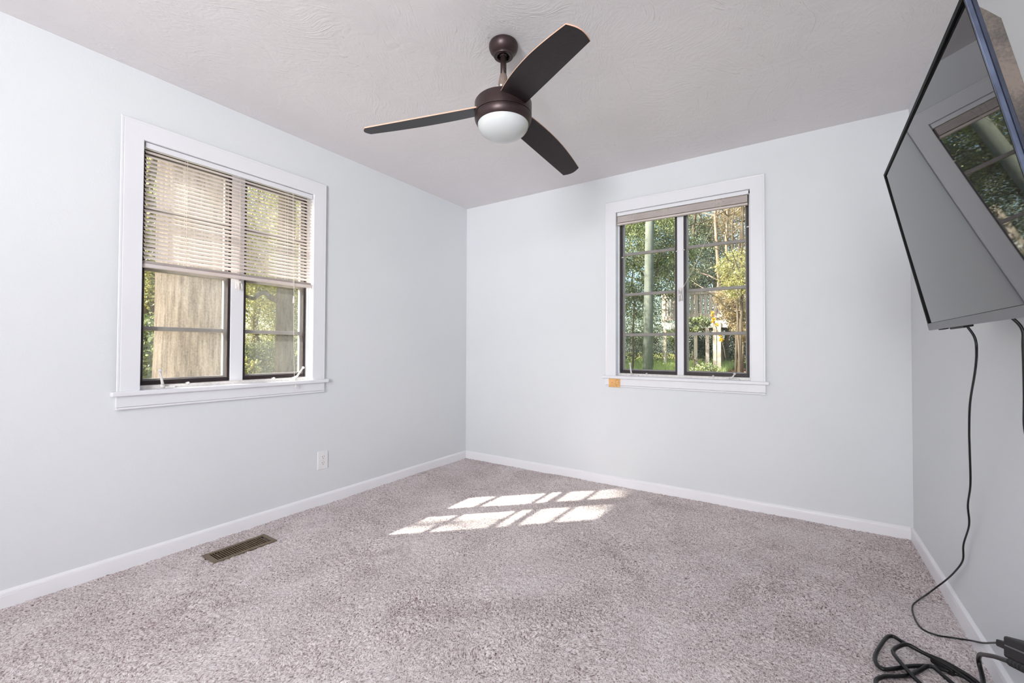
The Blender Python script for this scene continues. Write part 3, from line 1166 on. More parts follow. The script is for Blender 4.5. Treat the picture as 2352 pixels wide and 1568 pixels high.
# rear shell
b = MB()
lay = [(-0.012, 0.002, 0.002, 0.002), (-0.0125, 0.003, 0.003, 0.003), (-0.0130, 0.024, 0.012, 0.010), (-0.029, 0.026, 0.018, 0.036), (-0.042, 0.029, 0.024, 0.058), (-0.058, 0.13, 0.05, 0.13), (-0.062, 0.15, 0.07, 0.15)]
V = []
for c, ia, ib, it in lay:
    V += [tvf(ia, c, ib), tvf(TVL - ia, c, ib), tvf(TVL - ia, c, TVH - it), tvf(ia, c, TVH - it)]
Fc = [(0, 1, 2, 3), tuple(range(len(V) - 4, len(V)))]
for s in range(len(lay) - 1):
    for i in range(4):
        j = (i + 1) % 4
        Fc.append((s * 4 + i, s * 4 + j, s * 4 + 4 + j, s * 4 + 4 + i))
vs, fs = b.faces(V, Fc)
b.build('back_housing', M['housing'], tv)
# wall bracket
wm = empty('wall_mount', (ROOM_W, -1.74, 1.42))
tag(wm, 'dark steel tilting wall bracket behind the television', 'wall mount')
b = MB()
b.box((ROOM_W - 0.006, -1.86, 1.34), (ROOM_W + 0.001, -1.62, 1.54), 0.002, 1)
b.build('wall_plate', M['steel'], wm)
for yy in (-1.83, -1.65):
    b = MB()
    aa = tv_c.y - yy
    p_lo, p_hi = Vector(tvf(aa, -0.064, 0.20)), Vector(tvf(aa, -0.064, 0.40))
    b.tube([tuple(p_lo), tuple(p_hi)], 0.008, 8)
    b.tube([(ROOM_W - 0.004, yy, 1.38), tuple(p_lo * 0.8 + p_hi * 0.2)], 0.007, 8)
    b.tube([(ROOM_W - 0.004, yy, 1.51), tuple(p_lo * 0.2 + p_hi * 0.8)], 0.007, 8)
    b.build('tilt_arm', M['steel'], wm)

# ------------------------------------------------------------------ cables
XR = ROOM_W
pc = empty('tv_power_cable', (3.21, -1.05, 0.0))  # the television's power cord, running down to the plug by the adapter
tag(pc, 'thin black cable hanging from the television down the wall to the carpet', 'cable')
pts = [tvf(0.345, -0.016, -0.006), (3.0975, -1.605, 1.108), (3.102, -1.600, 1.073), (3.115, -1.533, 1.018), (3.140, -1.378, 0.912), (3.160, -1.280, 0.812), (3.172, -1.230, 0.748),
       (3.190, -1.156, 0.618), (3.200, -1.082, 0.524), (3.208, -1.058, 0.449), (3.213, -0.969, 0.347), (3.216, -0.943, 0.278), (3.213, -0.845, 0.190), (3.206, -0.748, 0.112), (3.190, -0.700, 0.060), (3.160, -0.700, 0.0205), (3.119, -0.777, 0.019), (3.088, -0.850, 0.019), (3.078, -0.935, 0.019), (3.084, -1.020, 0.019),
       (3.120, -1.043, 0.019), (3.170, -1.035, 0.0215), (3.206, -1.060, 0.040), (3.213, -1.160, 0.090), (3.206, -1.275, 0.152), (3.196, -1.375, 0.205), (3.190, -1.400, 0.2173)]
b = MB()
b.tube(spline(pts, 7), 0.0030, 8)
b.build('cable', M['black'], pc)
b = MB()
b.tube([(3.191, -1.396, 0.2155), (3.188, -1.425, 0.2275)], [0.0036, 0.0066], 10)
b.box((3.176, -1.500, 0.214), (3.200, -1.420, 0.234), 0.003, 2, lambda x, y, z: (x, y, z - (y + 1.42) * 0.40))
b.build('plug', M['black_matte'], pc)
pa = empty('power_adapter', (3.2, -1.50, 0.22))
tag(pa, 'black blocky power adapter on the right wall at the frame edge', 'power adapter')
b = MB()
fsl = lambda x, y, z: (x, y, z - (y + 1.49) * 0.40)
b.box((3.172, -1.76, 0.222), (XR + 0.0005, -1.490, 0.281), 0.006, 3, fsl)
b.build('housing', M['black_matte'], pa)
b = MB()
b.box((3.1705, -1.75, 0.254), (3.1735, -1.505, 0.2575), 0.0005, 1, fsl)
b.build('seam', M['chin'], pa)

ec = empty('extension_cord', (3.02, -1.30, 0.0))
tag(ec, 'thick black power cord looped on the carpet in the corner of the frame', 'cable')
zf = 0.0225
loop = [(3.176, -1.330, zf), (3.110, -1.268, 0.034), (3.060, -1.224, 0.030), (3.010, -1.172, zf), (2.987, -1.150, zf), (2.966, -1.170, zf), (2.938, -1.245, zf), (2.916, -1.318, zf), (2.914, -1.362, zf),
        (2.930, -1.382, zf), (2.968, -1.352, zf), (3.010, -1.312, zf), (3.062, -1.280, zf), (3.120, -1.275, zf), (3.165, -1.300, zf), (3.178, -1.36, zf),
        (3.150, -1.42, zf), (3.090, -1.345, 0.033), (3.060, -1.295, 0.032), (3.024, -1.330, zf), (2.994, -1.372, zf), (2.960, -1.40, zf), (2.925, -1.425, zf), (2.900, -1.47, zf), (2.92, -1.54, zf), (3.00, -1.52, zf),
        (3.030, -1.452, 0.030), (3.002, -1.395, 0.034), (2.978, -1.335, 0.037), (2.968, -1.282, 0.034), (2.984, -1.240, 0.033), (3.016, -1.218, 0.042), (3.055, -1.228, 0.034), (3.105, -1.252, 0.036), (3.150, -1.290, 0.034), (3.168, -1.312, 0.030),
        (3.178, -1.305, 0.024), (3.186, -1.262, 0.034), (3.186, -1.232, 0.060), (3.182, -1.262, 0.098), (3.176, -1.340, 0.140), (3.172, -1.430, 0.186), (3.172, -1.530, 0.232), (3.174, -1.580, 0.252)]
b = MB()
b.tube(spline(loop, 8), 0.0062, 10)
b.build('cable', M['black'], ec)
b = MB()
sr = [(3.173, -1.545 - 0.012 * k, 0.238 + 0.0048 * k) for k in range(10)]
b.tube(sr, [0.0085 if k % 2 else 0.0105 for k in range(10)], 12, True, False)
b.build('strain_relief', M['black_matte'], ec)
b = MB()
b.box((-0.013, -0.034, -0.010), (0.013, 0.034, 0.010), 0.004, 2, lambda x, y, z: (3.100 + x * 0.75 + y * 0.66, -1.253 + y * -0.75 + x * 0.66, 0.024 + z))
b.build('connector', M['black_matte'], ec)
hc = empty('antenna_cable', (3.16, -1.76, 0.86))
tag(hc, 'dark cable dangling below the television at the right frame edge', 'cable')
b = MB()
b.tube(spline([tvf(0.500, -0.040, 0.030), (3.135, -1.764, 1.130), (3.140, -1.760, 1.08), (3.145, -1.746, 0.97), (3.145, -1.745, 0.89), (3.150, -1.765, 0.845), (3.160, -1.81, 0.835), (3.165, -1.85, 0.88), (3.160, -1.86, 1.0), (3.140, -1.86, 1.12), tvf(0.60, -0.040, 0.030)], 6), 0.0034, 8)
b.build('cable', M['black'], hc)

# scrap of paper lint on the carpet
tag(MB().box((1.655, -0.957, 0.0125), (1.665, -0.949, 0.0185), 0.002, 2).build('paper_scrap', M['white']),
    'tiny white paper scrap on the carpet beyond the sunlit patch', 'scrap')


# ------------------------------------------------------------------ the yard
CAM = Vector((2.702, -3.2586, 1.0735))
# house walls seen from outside need nothing more; the lawn rises gently away from them
gx = np.linspace(-34, 20, 110)
gy = np.linspace(-24, 44, 130)
X, Y = np.meshgrid(gx, gy)


def ground_z(x, y):
    dy = np.maximum(0, np.asarray(y) - 0.3)
    dx = np.maximum(0, -0.3 - np.asarray(x))
    return -0.45 + 0.066 * np.minimum(dy, 14) + 0.02 * np.minimum(dx, 20)


Z = ground_z(X, Y) + rng.normal(0, 0.02, X.shape)
hid = (X > -0.6) & (X < ROOM_W + 0.6) & (Y > -ROOM_D - 0.6) & (Y < 0.6)
Z[hid] = -0.6
ny, nx = X.shape
idx = np.arange(nx * ny).reshape(ny, nx)
F = np.stack([idx[:-1, :-1], idx[:-1, 1:], idx[1:, 1:], idx[1:, :-1]], -1).reshape(-1, 4)
tag(np_obj('ground', np.stack([X, Y, Z], -1).reshape(-1, 3), F, M['ground'], smooth=True), 'grassy leaf strewn back yard outside the windows', 'yard', kind='structure')


def leaves(blobs, n, size, seed, flat=0.5):
    """numpy leaf cloud: folded four-point leaves scattered in clumps. blobs: (x,y,z,rx,ry,rz)"""
    g = np.random.default_rng(seed)
    bl_ = np.array(blobs, dtype=float)
    vol = np.cbrt(bl_[:, 3] * bl_[:, 4] * bl_[:, 5]) ** 2
    which = g.choice(len(bl_), n, p=vol / vol.sum())
    ncl = max(8, n // 55)
    # clump centres in the blobs' outer shells
    wc = g.choice(len(bl_), ncl, p=vol / vol.sum())
    dv = g.normal(size=(ncl, 3))
    dv /= np.linalg.norm(dv, axis=1, keepdims=True)
    rad = g.uniform(0.35, 1.0, (ncl, 1)) ** 0.5
    cc_ = bl_[wc, :3] + dv * rad * bl_[wc, 3:]
    pick = g.integers(0, ncl, n)
    spread = np.mean(bl_[:, 3:]) * 0.16
    c = cc_[pick] + g.normal(size=(n, 3)) * spread * np.array([1, 1, 0.7])
    ax = g.normal(size=(n, 3))
    ax[:, 2] -= 0.4
    ax /= np.linalg.norm(ax, axis=1, keepdims=True)
    up_ = g.normal(size=(n, 3)) * (1 - flat) + np.array([0, 0, 1.0]) * flat
    sd = np.cross(ax, up_)
    sd /= np.linalg.norm(sd, axis=1, keepdims=True) + 1e-9
    nm = np.cross(sd, ax)
    s = size * g.uniform(0.6, 1.3, (n, 1))
    v0 = c
    v1 = c + ax * s * 0.5 + sd * s * 0.34 + nm * s * 0.10
    v2 = c + ax * s
    v3 = c + ax * s * 0.5 - sd * s * 0.34 + nm * s * 0.10
    V = np.stack([v0, v1, v2, v3], 1).reshape(-1, 3)
    i = np.arange(n) * 4
    Fq = np.stack([np.stack([i, i + 1, i + 2], -1), np.stack([i, i + 2, i + 3], -1)], 1).reshape(-1, 3)
    return V, Fq


def crook(p0, p1, seed, wob, n=10):
    g = random.Random(seed)
    P0, P1 = Vector(p0), Vector(p1)
    out = []
    for k in range(n + 1):
        u = k / n
        j = Vector((g.uniform(-1, 1), g.uniform(-1, 1), g.uniform(-0.3, 0.3))) * wob * math.sin(math.pi * u)
        out.append(P0.lerp(P1, u) + j)
    return out


def tree(name, label, base, height, r, bark, crown=None, leaf=None, n=0, size=0.08, seed=0, lean=(0, 0), branches=6, cat='tree', group=None, wob=0.12):
    bx, by = base
    bz = float(ground_z(bx, by)) - 0.03
    root = empty(name, (bx, by, bz))
    tag(root, label, cat, group)
    b = MB()
    top = (bx + lean[0], by + lean[1], bz + height)
    tr = crook((bx, by, bz), top, seed, wob)
    k = len(tr) - 1
    rad = [r * (1.25 if i == 0 else 1.0 - 0.62 * i / k) for i in range(k + 1)]
    b.tube(tr, rad, 14)
    b.build('trunk', bark, root)
    g = random.Random(seed + 5)
    for q in range(branches):
        i = g.randint(int(k * 0.35), k)
        p = tr[i]
        a = g.uniform(0, 2 * math.pi)
        ln = height * g.uniform(0.14, 0.30)
        e = p + Vector((math.cos(a) * ln, math.sin(a) * ln, ln * g.uniform(0.2, 0.9)))
        bb = MB()
        cr_ = crook(p, e, seed * 31 + q, ln * 0.08, 7)
        bb.tube(cr_, [max(0.008, rad[i] * 0.5 * (1 - 0.8 * j / 7)) for j in range(8)], 7)
        bb.build('branch', bark, root)
    if crown:
        V, Fq = leaves(crown, n, size, seed + 11)
        np_obj('foliage', V, Fq, leaf, root)
    return root


def at(px, py, dist):
    """point at a horizontal distance along the viewing ray of a photo pixel (used to place distant plants)"""
    d = r2 * ((px - 1176) / 989.1) - u2 * ((py - 784) / 989.1) + fwd
    h = math.hypot(d.x, d.y)
    return CAM + d * (dist / h)


def blob(px, py, dist, r, rz=None, ry=None):
    p = at(px, py, dist)
    return (p.x, p.y, p.z, r, ry or r, rz or r)


# --- outside the left-wall window
p = at(456, 760, 6.3)
big_t = empty('oak_trunk', (p.x, p.y, -0.45))
tag(big_t, 'massive pale brown tree trunk close outside the left wall window', 'tree')
b = MB()
N = 40
prof_z = [-0.5, -0.2, 0.1, 0.6, 1.2, 2.0, 3.0, 4.2, 5.6, 7.0]
prof_r = [0.62, 0.50, 0.45, 0.415, 0.40, 0.395, 0.39, 0.38, 0.36, 0.33]
V, Fc = [], []
gr = random.Random(3)
for z, r_ in zip(prof_z, prof_r):
    for k in range(N):
        a = 2 * math.pi * k / N
        rr_ = r_ * (1 + 0.025 * math.sin(a * 7 + z * 0.6) + 0.012 * math.sin(a * 17 + z))
        V.append((p.x + rr_ * math.cos(a), p.y + rr_ * math.sin(a), z))
for s in range(len(prof_z) - 1):
    for k in range(N):
        Fc.append((s * N + k, s * N + (k + 1) % N, (s + 1) * N + (k + 1) % N, (s + 1) * N + k))
b.faces(V, Fc, True)
b.build('trunk', M['bark_brown'], big_t)
for q, (a, z) in enumerate(((0.5, 5.4), (2.6, 6.0), (4.4, 5.8))):
    bb = MB()
    s_ = Vector((p.x + 0.25 * math.cos(a), p.y + 0.25 * math.sin(a), z))
    bb.tube(crook(s_, s_ + Vector((math.cos(a) * 1.6, math.sin(a) * 1.6, 1.5)), q + 40, 0.12, 7), [0.15 - 0.014 * j for j in range(8)], 10)
    bb.build('branch', M['bark_brown'], big_t)

oc = [(p.x - q_ * 1.0, p.y - q_ * 1.0, 1.5 + 1.16 * q_ + dz_, 1.15, 1.15, 0.8) for q_, dz_ in ((3.6, 0.2), (4.9, 0.5))]  # unseen crown clumps added toward the sun to shade the visible trunk
V, Fq = leaves(oc, 9000, 0.12, 66)
np_obj('foliage', V, Fq, M['leaf_green'], big_t)
bb = MB()
bb.tube(crook((p.x, p.y, 5.0), (p.x - 4.2, p.y - 4.2, 6.4), 47, 0.25, 9), [0.16 - 0.014 * j for j in range(10)], 10)
bb.build('branch', M['bark_brown'], big_t)
p2 = at(654, 760, 10.2)
t2 = empty('shade_tree', (p2.x, p2.y, -0.2))
tag(t2, 'dark straight tree with one crooked branch in the left window', 'tree')
b = MB()
b.tube([(p2.x, p2.y, -0.4), (p2.x, p2.y, 0.3), (p2.x + 0.01, p2.y, 2.0), (p2.x, p2.y + 0.02, 4.5), (p2.x, p2.y, 8.0)], [0.24, 0.187, 0.172, 0.164, 0.14], 18)
b.build('trunk', M['bark_grey'], t2)
b = MB()
b.tube(spline([at(645, 694, 10.2), at(622, 683, 10.1), at(608, 672, 10.0), at(594, 676, 9.9), at(582, 685, 9.8), at(568, 681, 9.7), at(540, 676, 9.6)], 5), [0.062 - 0.0013 * k for k in range(31)], 10)
b.build('branch', M['bark_grey'], t2)
b = MB()
V, Fq = leaves([blob(600, 600, 13.0, 1.6, 1.2), blob(680, 560, 13.4, 1.6, 1.3), blob(590, 660, 13.4, 0.9, 0.5)], 13000, 0.075, 51)
b.b.free()
np_obj('foliage', V, Fq, M['leaf_yellow'], t2)

left_bg = [
    ('leafy_tree', 'yellow green leafy tree behind the crooked branch in the left window', 590, 17.0, M['leaf_yellow'], [(585, 720, 17, 1.8, 1.4), (600, 640, 17.5, 2.0, 1.6), (570, 560, 18, 2.2, 1.8)], 15000),
    ('leafy_tree', 'green leafy tree at the right side of the left window', 690, 18.0, M['leaf_green'], [(690, 720, 18, 1.5, 2.0), (700, 600, 18.5, 2.0, 2.0), (650, 540, 19, 2.5, 1.8)], 15000),
    ('leafy_tree', 'bright leafy tree left of the massive trunk in the left window', 345, 11.0, M['leaf_yellow'], [(340, 690, 11, 1.1, 1.4), (350, 600, 11.5, 1.4, 1.2), (340, 520, 12, 1.6, 1.3)], 15000),
    ('leafy_tree', 'tall yellowing tree seen above through the lowered blind', 470, 16.0, M['leaf_yellow'], [(400, 480, 15, 2.4, 2.0), (520, 500, 16, 2.4, 2.0), (470, 420, 16, 2.6, 2.0)], 15000),
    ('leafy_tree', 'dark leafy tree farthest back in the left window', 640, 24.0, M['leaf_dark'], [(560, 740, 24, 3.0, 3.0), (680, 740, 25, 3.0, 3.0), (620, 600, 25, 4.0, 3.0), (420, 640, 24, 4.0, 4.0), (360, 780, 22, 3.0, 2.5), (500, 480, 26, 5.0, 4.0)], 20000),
    ('shrub', 'dark green shrub low at the left edge of the left window', 340, 8.5, M['leaf_green'], [(338, 830, 8.5, 0.7, 0.6), (345, 780, 8.8, 0.6, 0.35)], 5500),
    ('shrub', 'sunny green shrub beneath the crooked branch tree', 610, 14.0, M['leaf_green'], [(600, 835, 12, 1.0, 0.5), (640, 850, 11.5, 1.0, 0.4), (690, 810, 13, 0.8, 1.0), (570, 850, 11, 0.7, 0.3)], 9000),
    ('shrub', 'small golden yellow sapling at the lower left of the right sash in the left window', 566, 8.0, M['leaf_yellow'], [(566, 842, 8, 0.16, 0.12), (580, 850, 8, 0.14, 0.10)], 260),
]
for i, (nm, lb, px, dist, lf, bls, n) in enumerate(left_bg):
    q = at(px, 800, dist)
    shrub = nm == 'shrub'
    tree(nm, lb, (q.x, q.y), 1.0 if shrub else 6.5, 0.04 if shrub else 0.13, M['bark_grey'], [blob(a, c, d_, r_, rz_) for a, c, d_, r_, rz_ in bls], lf, int(n * 2.0), 0.068 if not shrub else 0.06, 200 + i, branches=3 if shrub else 6, cat='shrub' if shrub else 'tree')

# --- outside the far-wall window
pp = at(1490, 800, 12.6)
up_ = empty('utility_pole', (pp.x, pp.y, float(ground_z(pp.x, pp.y))))
tag(up_, 'greenish weathered wooden pole standing in the grass outside the far window', 'pole')
b = MB()
q0, q1 = at(1487, 872, 12.4), at(1494, 420, 12.75)
b.tube([q0, q0.lerp(q1, 0.35), q0.lerp(q1, 0.7), q1], [0.135, 0.130, 0.122, 0.115], 22)
b.build('pole_shaft', M['pole'], up_)

# raised timber deck of the neighbour
DKD = 16.5
dk = empty('timber_deck', tuple(at(1620, 830, 17)))
tag(dk, 'raised weathered timber deck with slatted railing beyond the far window', 'deck')
cA, cB = at(1524, 745, 16.0), at(1575, 745, 15.2)        # left gable end of the deck
cC = at(1730, 742, 14.6)
fz = at(1545, 745, 16).z
rail_z = fz + 1.06


def beam(name, mat, P, Q, h, w, zt, parent):
    """upright board between two plan points, top at zt"""
    b = MB()
    d = Vector((Q.x - P.x, Q.y - P.y, 0)).normalized()
    s = Vector((-d.y, d.x, 0)) * w / 2
    V = []
    for z in (zt - h, zt):
        for c in (P - s, Q - s, Q + s, P + s):
            V.append((c.x, c.y, z))
    b.faces(V, [(0, 1, 2, 3), (4, 5, 6, 7), (0, 1, 5, 4), (1, 2, 6, 5), (2, 3, 7, 6), (3, 0, 4, 7)])
    return b.build(name, mat, parent)


legs_ = [(cA, cB), (cB, cC)]
b = MB()
far = Vector((-0.8, 6.0, 0))
V = [(c.x, c.y, z) for z in (fz - 0.02, fz + 0.02) for c in (cA, cB, cC, cC + far, cA + far)]
b.faces(V, [(0, 1, 2, 3, 4), (5, 6, 7, 8, 9)] + [(i, (i + 1) % 5, 5 + (i + 1) % 5, 5 + i) for i in range(5)])
b.build('deck_floor', M['deck'], dk)
for P, Q in legs_:
    beam('fascia', M['fascia'], P, Q, 0.23, 0.05, fz + 0.05, dk)
    rl = beam('top_rail', M['deck'], P, Q, 0.16, 0.09, rail_z, dk)
    beam('bottom_rail', M['deck'], P, Q, 0.15, 0.06, fz + 0.28, dk)
    L__ = (Q - P).length
    nb = int(L__ / 0.135)
    for k in range(nb):
        c = P.lerp(Q, (k + 0.5) / nb)
        d = (Q - P).normalized() * 0.045
        beam('baluster', M['deck'], c - d, c + d, rail_z - fz - 0.2, 0.035, rail_z - 0.1, dk)
for c in (cA, cB, cC):
    d = Vector((0.05, 0, 0))
    beam('rail_post', M['post_pale'], c - d, c + d, 1.15, 0.10, rail_z + 0.02, dk)
for px, dd, mt in ((1528, 16.2, 'post_pale'), (1598, 15.4, 'post_pale'), (1625, 15.0, 'deck'), (1642, 14.9, 'post_pale'), (1652, 14.8, 'post_pale')):
    c = at(px, 800, dd)
    gz = float(ground_z(c.x, c.y))
    d = Vector((0.05, 0, 0))
    beam('support_post', M[mt], c - d, c + d, fz - 0.02 - gz + 0.05, 0.10, fz - 0.02, dk)

# neighbour's house wall and roof glimpsed through the leaves
nh = empty('neighbour_house', tuple(at(1690, 700, 36)))
tag(nh, 'grey neighbouring house glimpsed through branches right of the far window', 'house')
h0 = at(1676, 700, 37)
b = MB()
b.box((h0.x, h0.y, 0.2), (h0.x + 9, h0.y + 7, 6.4))
b.build('house_wall', M['siding'], nh)
b = MB()
zr0 = 6.3
V = [(h0.x - 0.6, h0.y - 0.6, zr0), (h0.x + 9.6, h0.y - 0.6, zr0), (h0.x + 9.6, h0.y + 7.6, zr0), (h0.x - 0.6, h0.y + 7.6, zr0), (h0.x - 0.6, h0.y + 3.5, zr0 + 2.6), (h0.x + 9.6, h0.y + 3.5, zr0 + 2.6)]
b.faces(V, [(0, 1, 5, 4), (2, 3, 4, 5), (0, 4, 3), (1, 2, 5), (0, 3, 2, 1)])
b.build('roof', M['roof'], nh)

tr_ = tree('leafy_tree', 'tall sparse tree out of frame that dapples the sunlight on the carpet', (-6.6, -8.6), 8.6, 0.14, M['bark_grey'],
     [(-6.0, -7.9, 8.45, 0.75, 0.75, 0.6), (-6.0, -8.75, 9.1, 0.4, 0.4, 0.35)], M['leaf_green'], 250, 0.13, 190, lean=(0.5, 0.3), branches=0)

right_bg = [
    ('leafy_tree', 'tall spreading tree out of frame that shades the wooden pole', 960, 11.5, M['leaf_green'], [(940, 430, 11.5, 1.7, 1.5), (860, 330, 12, 1.8, 1.5), (1010, 330, 12.5, 1.6, 1.4)], 6000, 0.12, M['bark_grey']),
    ('leafy_tree', 'brown thicket of saplings right of the deck in the far window', 1704, 14.0, M['leaf_autumn'], [(1700, 690, 14.0, 0.40, 0.5), (1706, 750, 14.0, 0.35, 0.4), (1690, 720, 14.2, 0.4, 0.35)], 3600, 0.08, M['bark_grey']),
    # name, label, px of the trunk, distance, leaf, blobs (px,py,dist,r,rz), count, size, bark
    ('leafy_tree', 'green leafy tree just behind and right of the wooden pole', 1493, 14.8, M['leaf_green'], [(1525, 560, 14.5, 0.7, 1.0), (1530, 640, 14.8, 0.7, 0.7), (1515, 500, 15.0, 0.8, 0.8), (1550, 600, 15.5, 0.8, 0.8)], 9500, 0.085, M['bark_grey']),
    ('leafy_tree', 'green leafy tree at the left edge of the far window', 1452, 14.0, M['leaf_green'], [(1450, 560, 14, 0.7, 0.8), (1455, 640, 14.3, 0.65, 0.7), (1445, 500, 14.6, 0.8, 0.7), (1460, 700, 14.5, 0.5, 0.5)], 9000, 0.085, M['bark_grey']),
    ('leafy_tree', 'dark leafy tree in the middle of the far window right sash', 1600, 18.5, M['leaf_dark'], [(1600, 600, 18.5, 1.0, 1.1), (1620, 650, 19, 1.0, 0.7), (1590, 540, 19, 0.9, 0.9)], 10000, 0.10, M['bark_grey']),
    ('leafy_tree', 'tan autumn tree in the top of the far window right sash', 1645, 20.0, M['leaf_autumn'], [(1640, 500, 20, 1.5, 0.9), (1600, 490, 20.5, 1.3, 0.9), (1690, 520, 20, 1.2, 1.0), (1680, 600, 20, 1.0, 1.2)], 9500, 0.10, M['bark_pale']),
    ('leafy_tree', 'yellow green tree at the right edge of the far window', 1700, 12.5, M['leaf_yellow'], [(1700, 640, 12.5, 0.50, 0.5), (1690, 610, 12.6, 0.42, 0.4)], 1700, 0.08, M['bark_grey']),
    ('leafy_tree', 'brown leafed tree in front of the right end of the deck', 1690, 13.4, M['leaf_autumn'], [(1690, 700, 13.4, 0.45, 0.4), (1670, 690, 13.5, 0.35, 0.35), (1705, 730, 13.3, 0.35, 0.5)], 2400, 0.07, M['bark_grey']),
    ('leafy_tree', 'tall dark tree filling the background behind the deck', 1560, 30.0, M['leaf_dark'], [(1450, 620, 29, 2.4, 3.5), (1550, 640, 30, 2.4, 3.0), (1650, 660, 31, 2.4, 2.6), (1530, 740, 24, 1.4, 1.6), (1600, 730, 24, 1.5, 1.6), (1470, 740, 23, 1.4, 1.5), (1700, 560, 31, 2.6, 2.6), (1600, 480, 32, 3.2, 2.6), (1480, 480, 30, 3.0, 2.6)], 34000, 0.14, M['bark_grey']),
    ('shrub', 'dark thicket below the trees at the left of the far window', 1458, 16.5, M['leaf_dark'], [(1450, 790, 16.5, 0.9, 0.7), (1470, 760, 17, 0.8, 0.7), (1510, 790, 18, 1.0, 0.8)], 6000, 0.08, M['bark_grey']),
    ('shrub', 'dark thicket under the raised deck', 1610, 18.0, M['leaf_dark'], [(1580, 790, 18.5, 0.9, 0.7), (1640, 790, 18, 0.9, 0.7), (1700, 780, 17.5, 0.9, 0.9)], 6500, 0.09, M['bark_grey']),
    ('shrub', 'bright leafy bush in front of the deck fascia', 1590, 13.0, M['leaf_green'], [(1590, 745, 13, 0.26, 0.2), (1610, 740, 13.1, 0.22, 0.16), (1548, 775, 13.2, 0.18, 0.3)], 1500, 0.07, M['bark_grey']),
    ('shrub', 'low scrubby bush at the bottom of the far window right sash', 1600, 11.0, M['leaf_green'], [(1600, 846, 11, 0.42, 0.13), (1630, 850, 11, 0.30, 0.12)], 1100, 0.06, M['bark_grey']),
    ('leafy_tree', 'broad green tree mirrored in the television from beside the far window', 1250, 13.0, M['leaf_green'], [(1230, 700, 13, 1.6, 1.6), (1150, 640, 14, 1.8, 1.8), (1300, 640, 14, 1.5, 1.5), (1060, 700, 15, 2.0, 2.0), (1240, 560, 14, 1.8, 1.2)], 16000, 0.11, M['bark_grey']),
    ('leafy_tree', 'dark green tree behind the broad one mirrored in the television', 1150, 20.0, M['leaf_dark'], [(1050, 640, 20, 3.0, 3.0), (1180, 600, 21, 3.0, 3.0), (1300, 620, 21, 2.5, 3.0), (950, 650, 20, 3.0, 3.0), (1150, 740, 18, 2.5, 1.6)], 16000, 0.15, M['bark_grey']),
]
for i, (nm, lb, px, dist, lf, bls, n, sz, bk) in enumerate(right_bg):
    q = at(px, 800, dist)
    shrub = nm == 'shrub'
    tree(nm, lb, (q.x, q.y), 0.9 if shrub else 6.0 + dist * 0.1, 0.03 if shrub else (0.03 if dist < 14.2 else 0.10), bk, [blob(a, c, d_, r_, rz_) for a, c, d_, r_, rz_ in bls], lf, int(n * (2.3 if sz < 0.1 else 1.8)), sz * 0.64, 400 + i, branches=4 if shrub else 8, cat='shrub' if shrub else 'tree')
for i, (x_, y_, lf_, lb_) in enumerate(((3.6, 15.5, 'leaf_dark', 'dark leafy tree in front of the grey neighbouring house, hidden by the window casing'),
                                       (1.9, 19.0, 'leaf_green', 'green leafy tree beside the corner of the grey neighbouring house'),
                                       (-9.0, 7.5, 'leaf_green', 'green leafy tree at the back of the yard, hidden behind the room corner'),
                                       (-16.0, 11.0, 'leaf_dark', 'dark leafy tree farther back, hidden behind the room corner'))):
    tree('leafy_tree', lb_, (x_, y_), 6.0, 0.10, M['bark_grey'], [(x_, y_, 2.2, 1.5, 1.5, 1.6), (x_ + 0.5, y_ + 0.4, 4.6, 1.8, 1.8, 1.6)], M[lf_], 9000, 0.10, 850 + i)
# bare pale stems
for i, (px, top, dist, r_, lb) in enumerate(((1656, 1640, 17.0, 0.085, 'bare pale trunk rising behind the deck, left one of the pair'), (1668, 1672, 17.4, 0.075, 'bare pale trunk rising behind the deck, right one of the pair'),
                                        (1697, 1705, 13.0, 0.05, 'thin dark sapling at the far right of the far window'))):
    q = at(px, 800, dist)
    tp = at(top, 400, dist)
    tree('bare_tree', lb, (q.x, q.y), tp.z + 0.4, r_, M['bark_pale'] if i < 2 else M['bark_grey'], seed=700 + i, lean=(tp.x - q.x, tp.y - q.y), branches=7, wob=0.05)
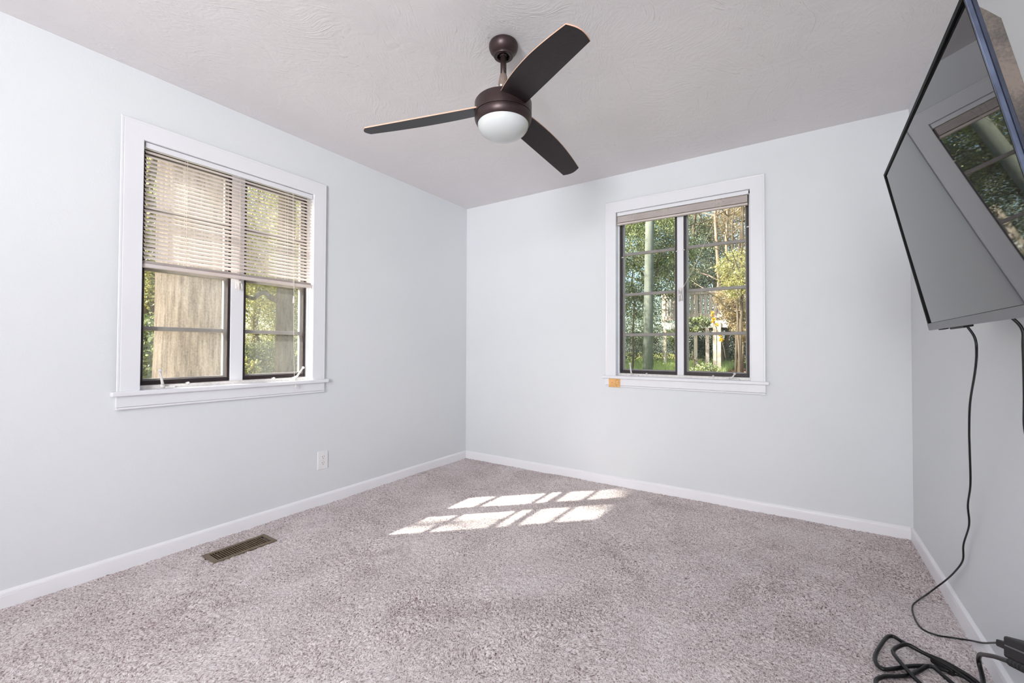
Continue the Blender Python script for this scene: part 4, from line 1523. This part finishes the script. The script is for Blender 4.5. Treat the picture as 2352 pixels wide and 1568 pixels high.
# hanging strand of golden leaves
gs = empty('golden_vine', tuple(at(1640, 720, 11.5)))
tag(gs, 'hanging strand of golden yellow leaves before the deck posts', 'vine')
b = MB()
vp = spline([at(1630, 690, 11.5), at(1636, 720, 11.5), at(1644, 750, 11.5), at(1655, 775, 11.5), at(1663, 800, 11.5), at(1666, 822, 11.5)], 5)
b.tube(vp, 0.008, 6)
b.build('stem', M['bark_grey'], gs)
V, Fq = leaves([blob(1635, 716, 11.5, 0.035, 0.12), blob(1640, 738, 11.5, 0.035, 0.10), blob(1648, 752, 11.5, 0.04, 0.08), blob(1655, 775, 11.5, 0.04, 0.10)], 300, 0.05, 77)
np_obj('foliage', V, Fq, M['leaf_gold'], gs)


def blades(xr, yr, n, h, seed, mat, name, label, cat, w=0.012):
    g = np.random.default_rng(seed)
    x = g.uniform(xr[0], xr[1], n)
    y = g.uniform(yr[0], yr[1], n)
    z = ground_z(x, y)
    a = g.uniform(0, 2 * np.pi, n)
    hh = h * g.uniform(0.5, 1.4, n)
    dx, dy = np.cos(a) * w, np.sin(a) * w
    lx, ly = g.normal(0, 0.35, n) * hh, g.normal(0, 0.35, n) * hh
    V = np.stack([np.stack([x - dx, y - dy, z - 0.02], -1), np.stack([x + dx, y + dy, z - 0.02], -1), np.stack([x + lx, y + ly, z + hh], -1)], 1).reshape(-1, 3)
    Fq = np.arange(n * 3).reshape(-1, 3)
    return tag(np_obj(name, V, Fq, mat), label, cat, kind='stuff')


def litter_leaves(n, seed):
    g = np.random.default_rng(seed)
    x = g.normal(1.55, 0.42, n)
    y = g.uniform(6.0, 12.5, n)
    z = ground_z(x, y) + g.uniform(0.0, 0.06, n)
    a = g.uniform(0, 2 * np.pi, n)
    s_ = g.uniform(0.04, 0.09, n)
    ax = np.stack([np.cos(a), np.sin(a), g.normal(0, 0.35, n)], -1) * s_[:, None]
    sd = np.stack([-np.sin(a), np.cos(a), g.normal(0, 0.35, n)], -1) * s_[:, None] * 0.6
    c = np.stack([x, y, z], -1)
    up1 = np.array([0, 0, 0.012])
    V = np.stack([c - ax, c + sd + up1, c + ax, c - sd + up1], 1).reshape(-1, 3)
    i = np.arange(n) * 4
    return V, np.stack([np.stack([i, i + 1, i + 2], -1), np.stack([i, i + 2, i + 3], -1)], 1).reshape(-1, 3)


blades((-5.0, 0.85), (5.5, 13.8), 60000, 0.24, 5, M['grass'], 'grass', 'bright green grass growing around the pole and deck posts', 'grass')
V, Fq = litter_leaves(5200, 92)
tag(np_obj('leaf_litter', V, Fq, M['litter']), 'fallen tan leaves on the ground at the right of the far window', 'fallen leaves', kind='stuff')
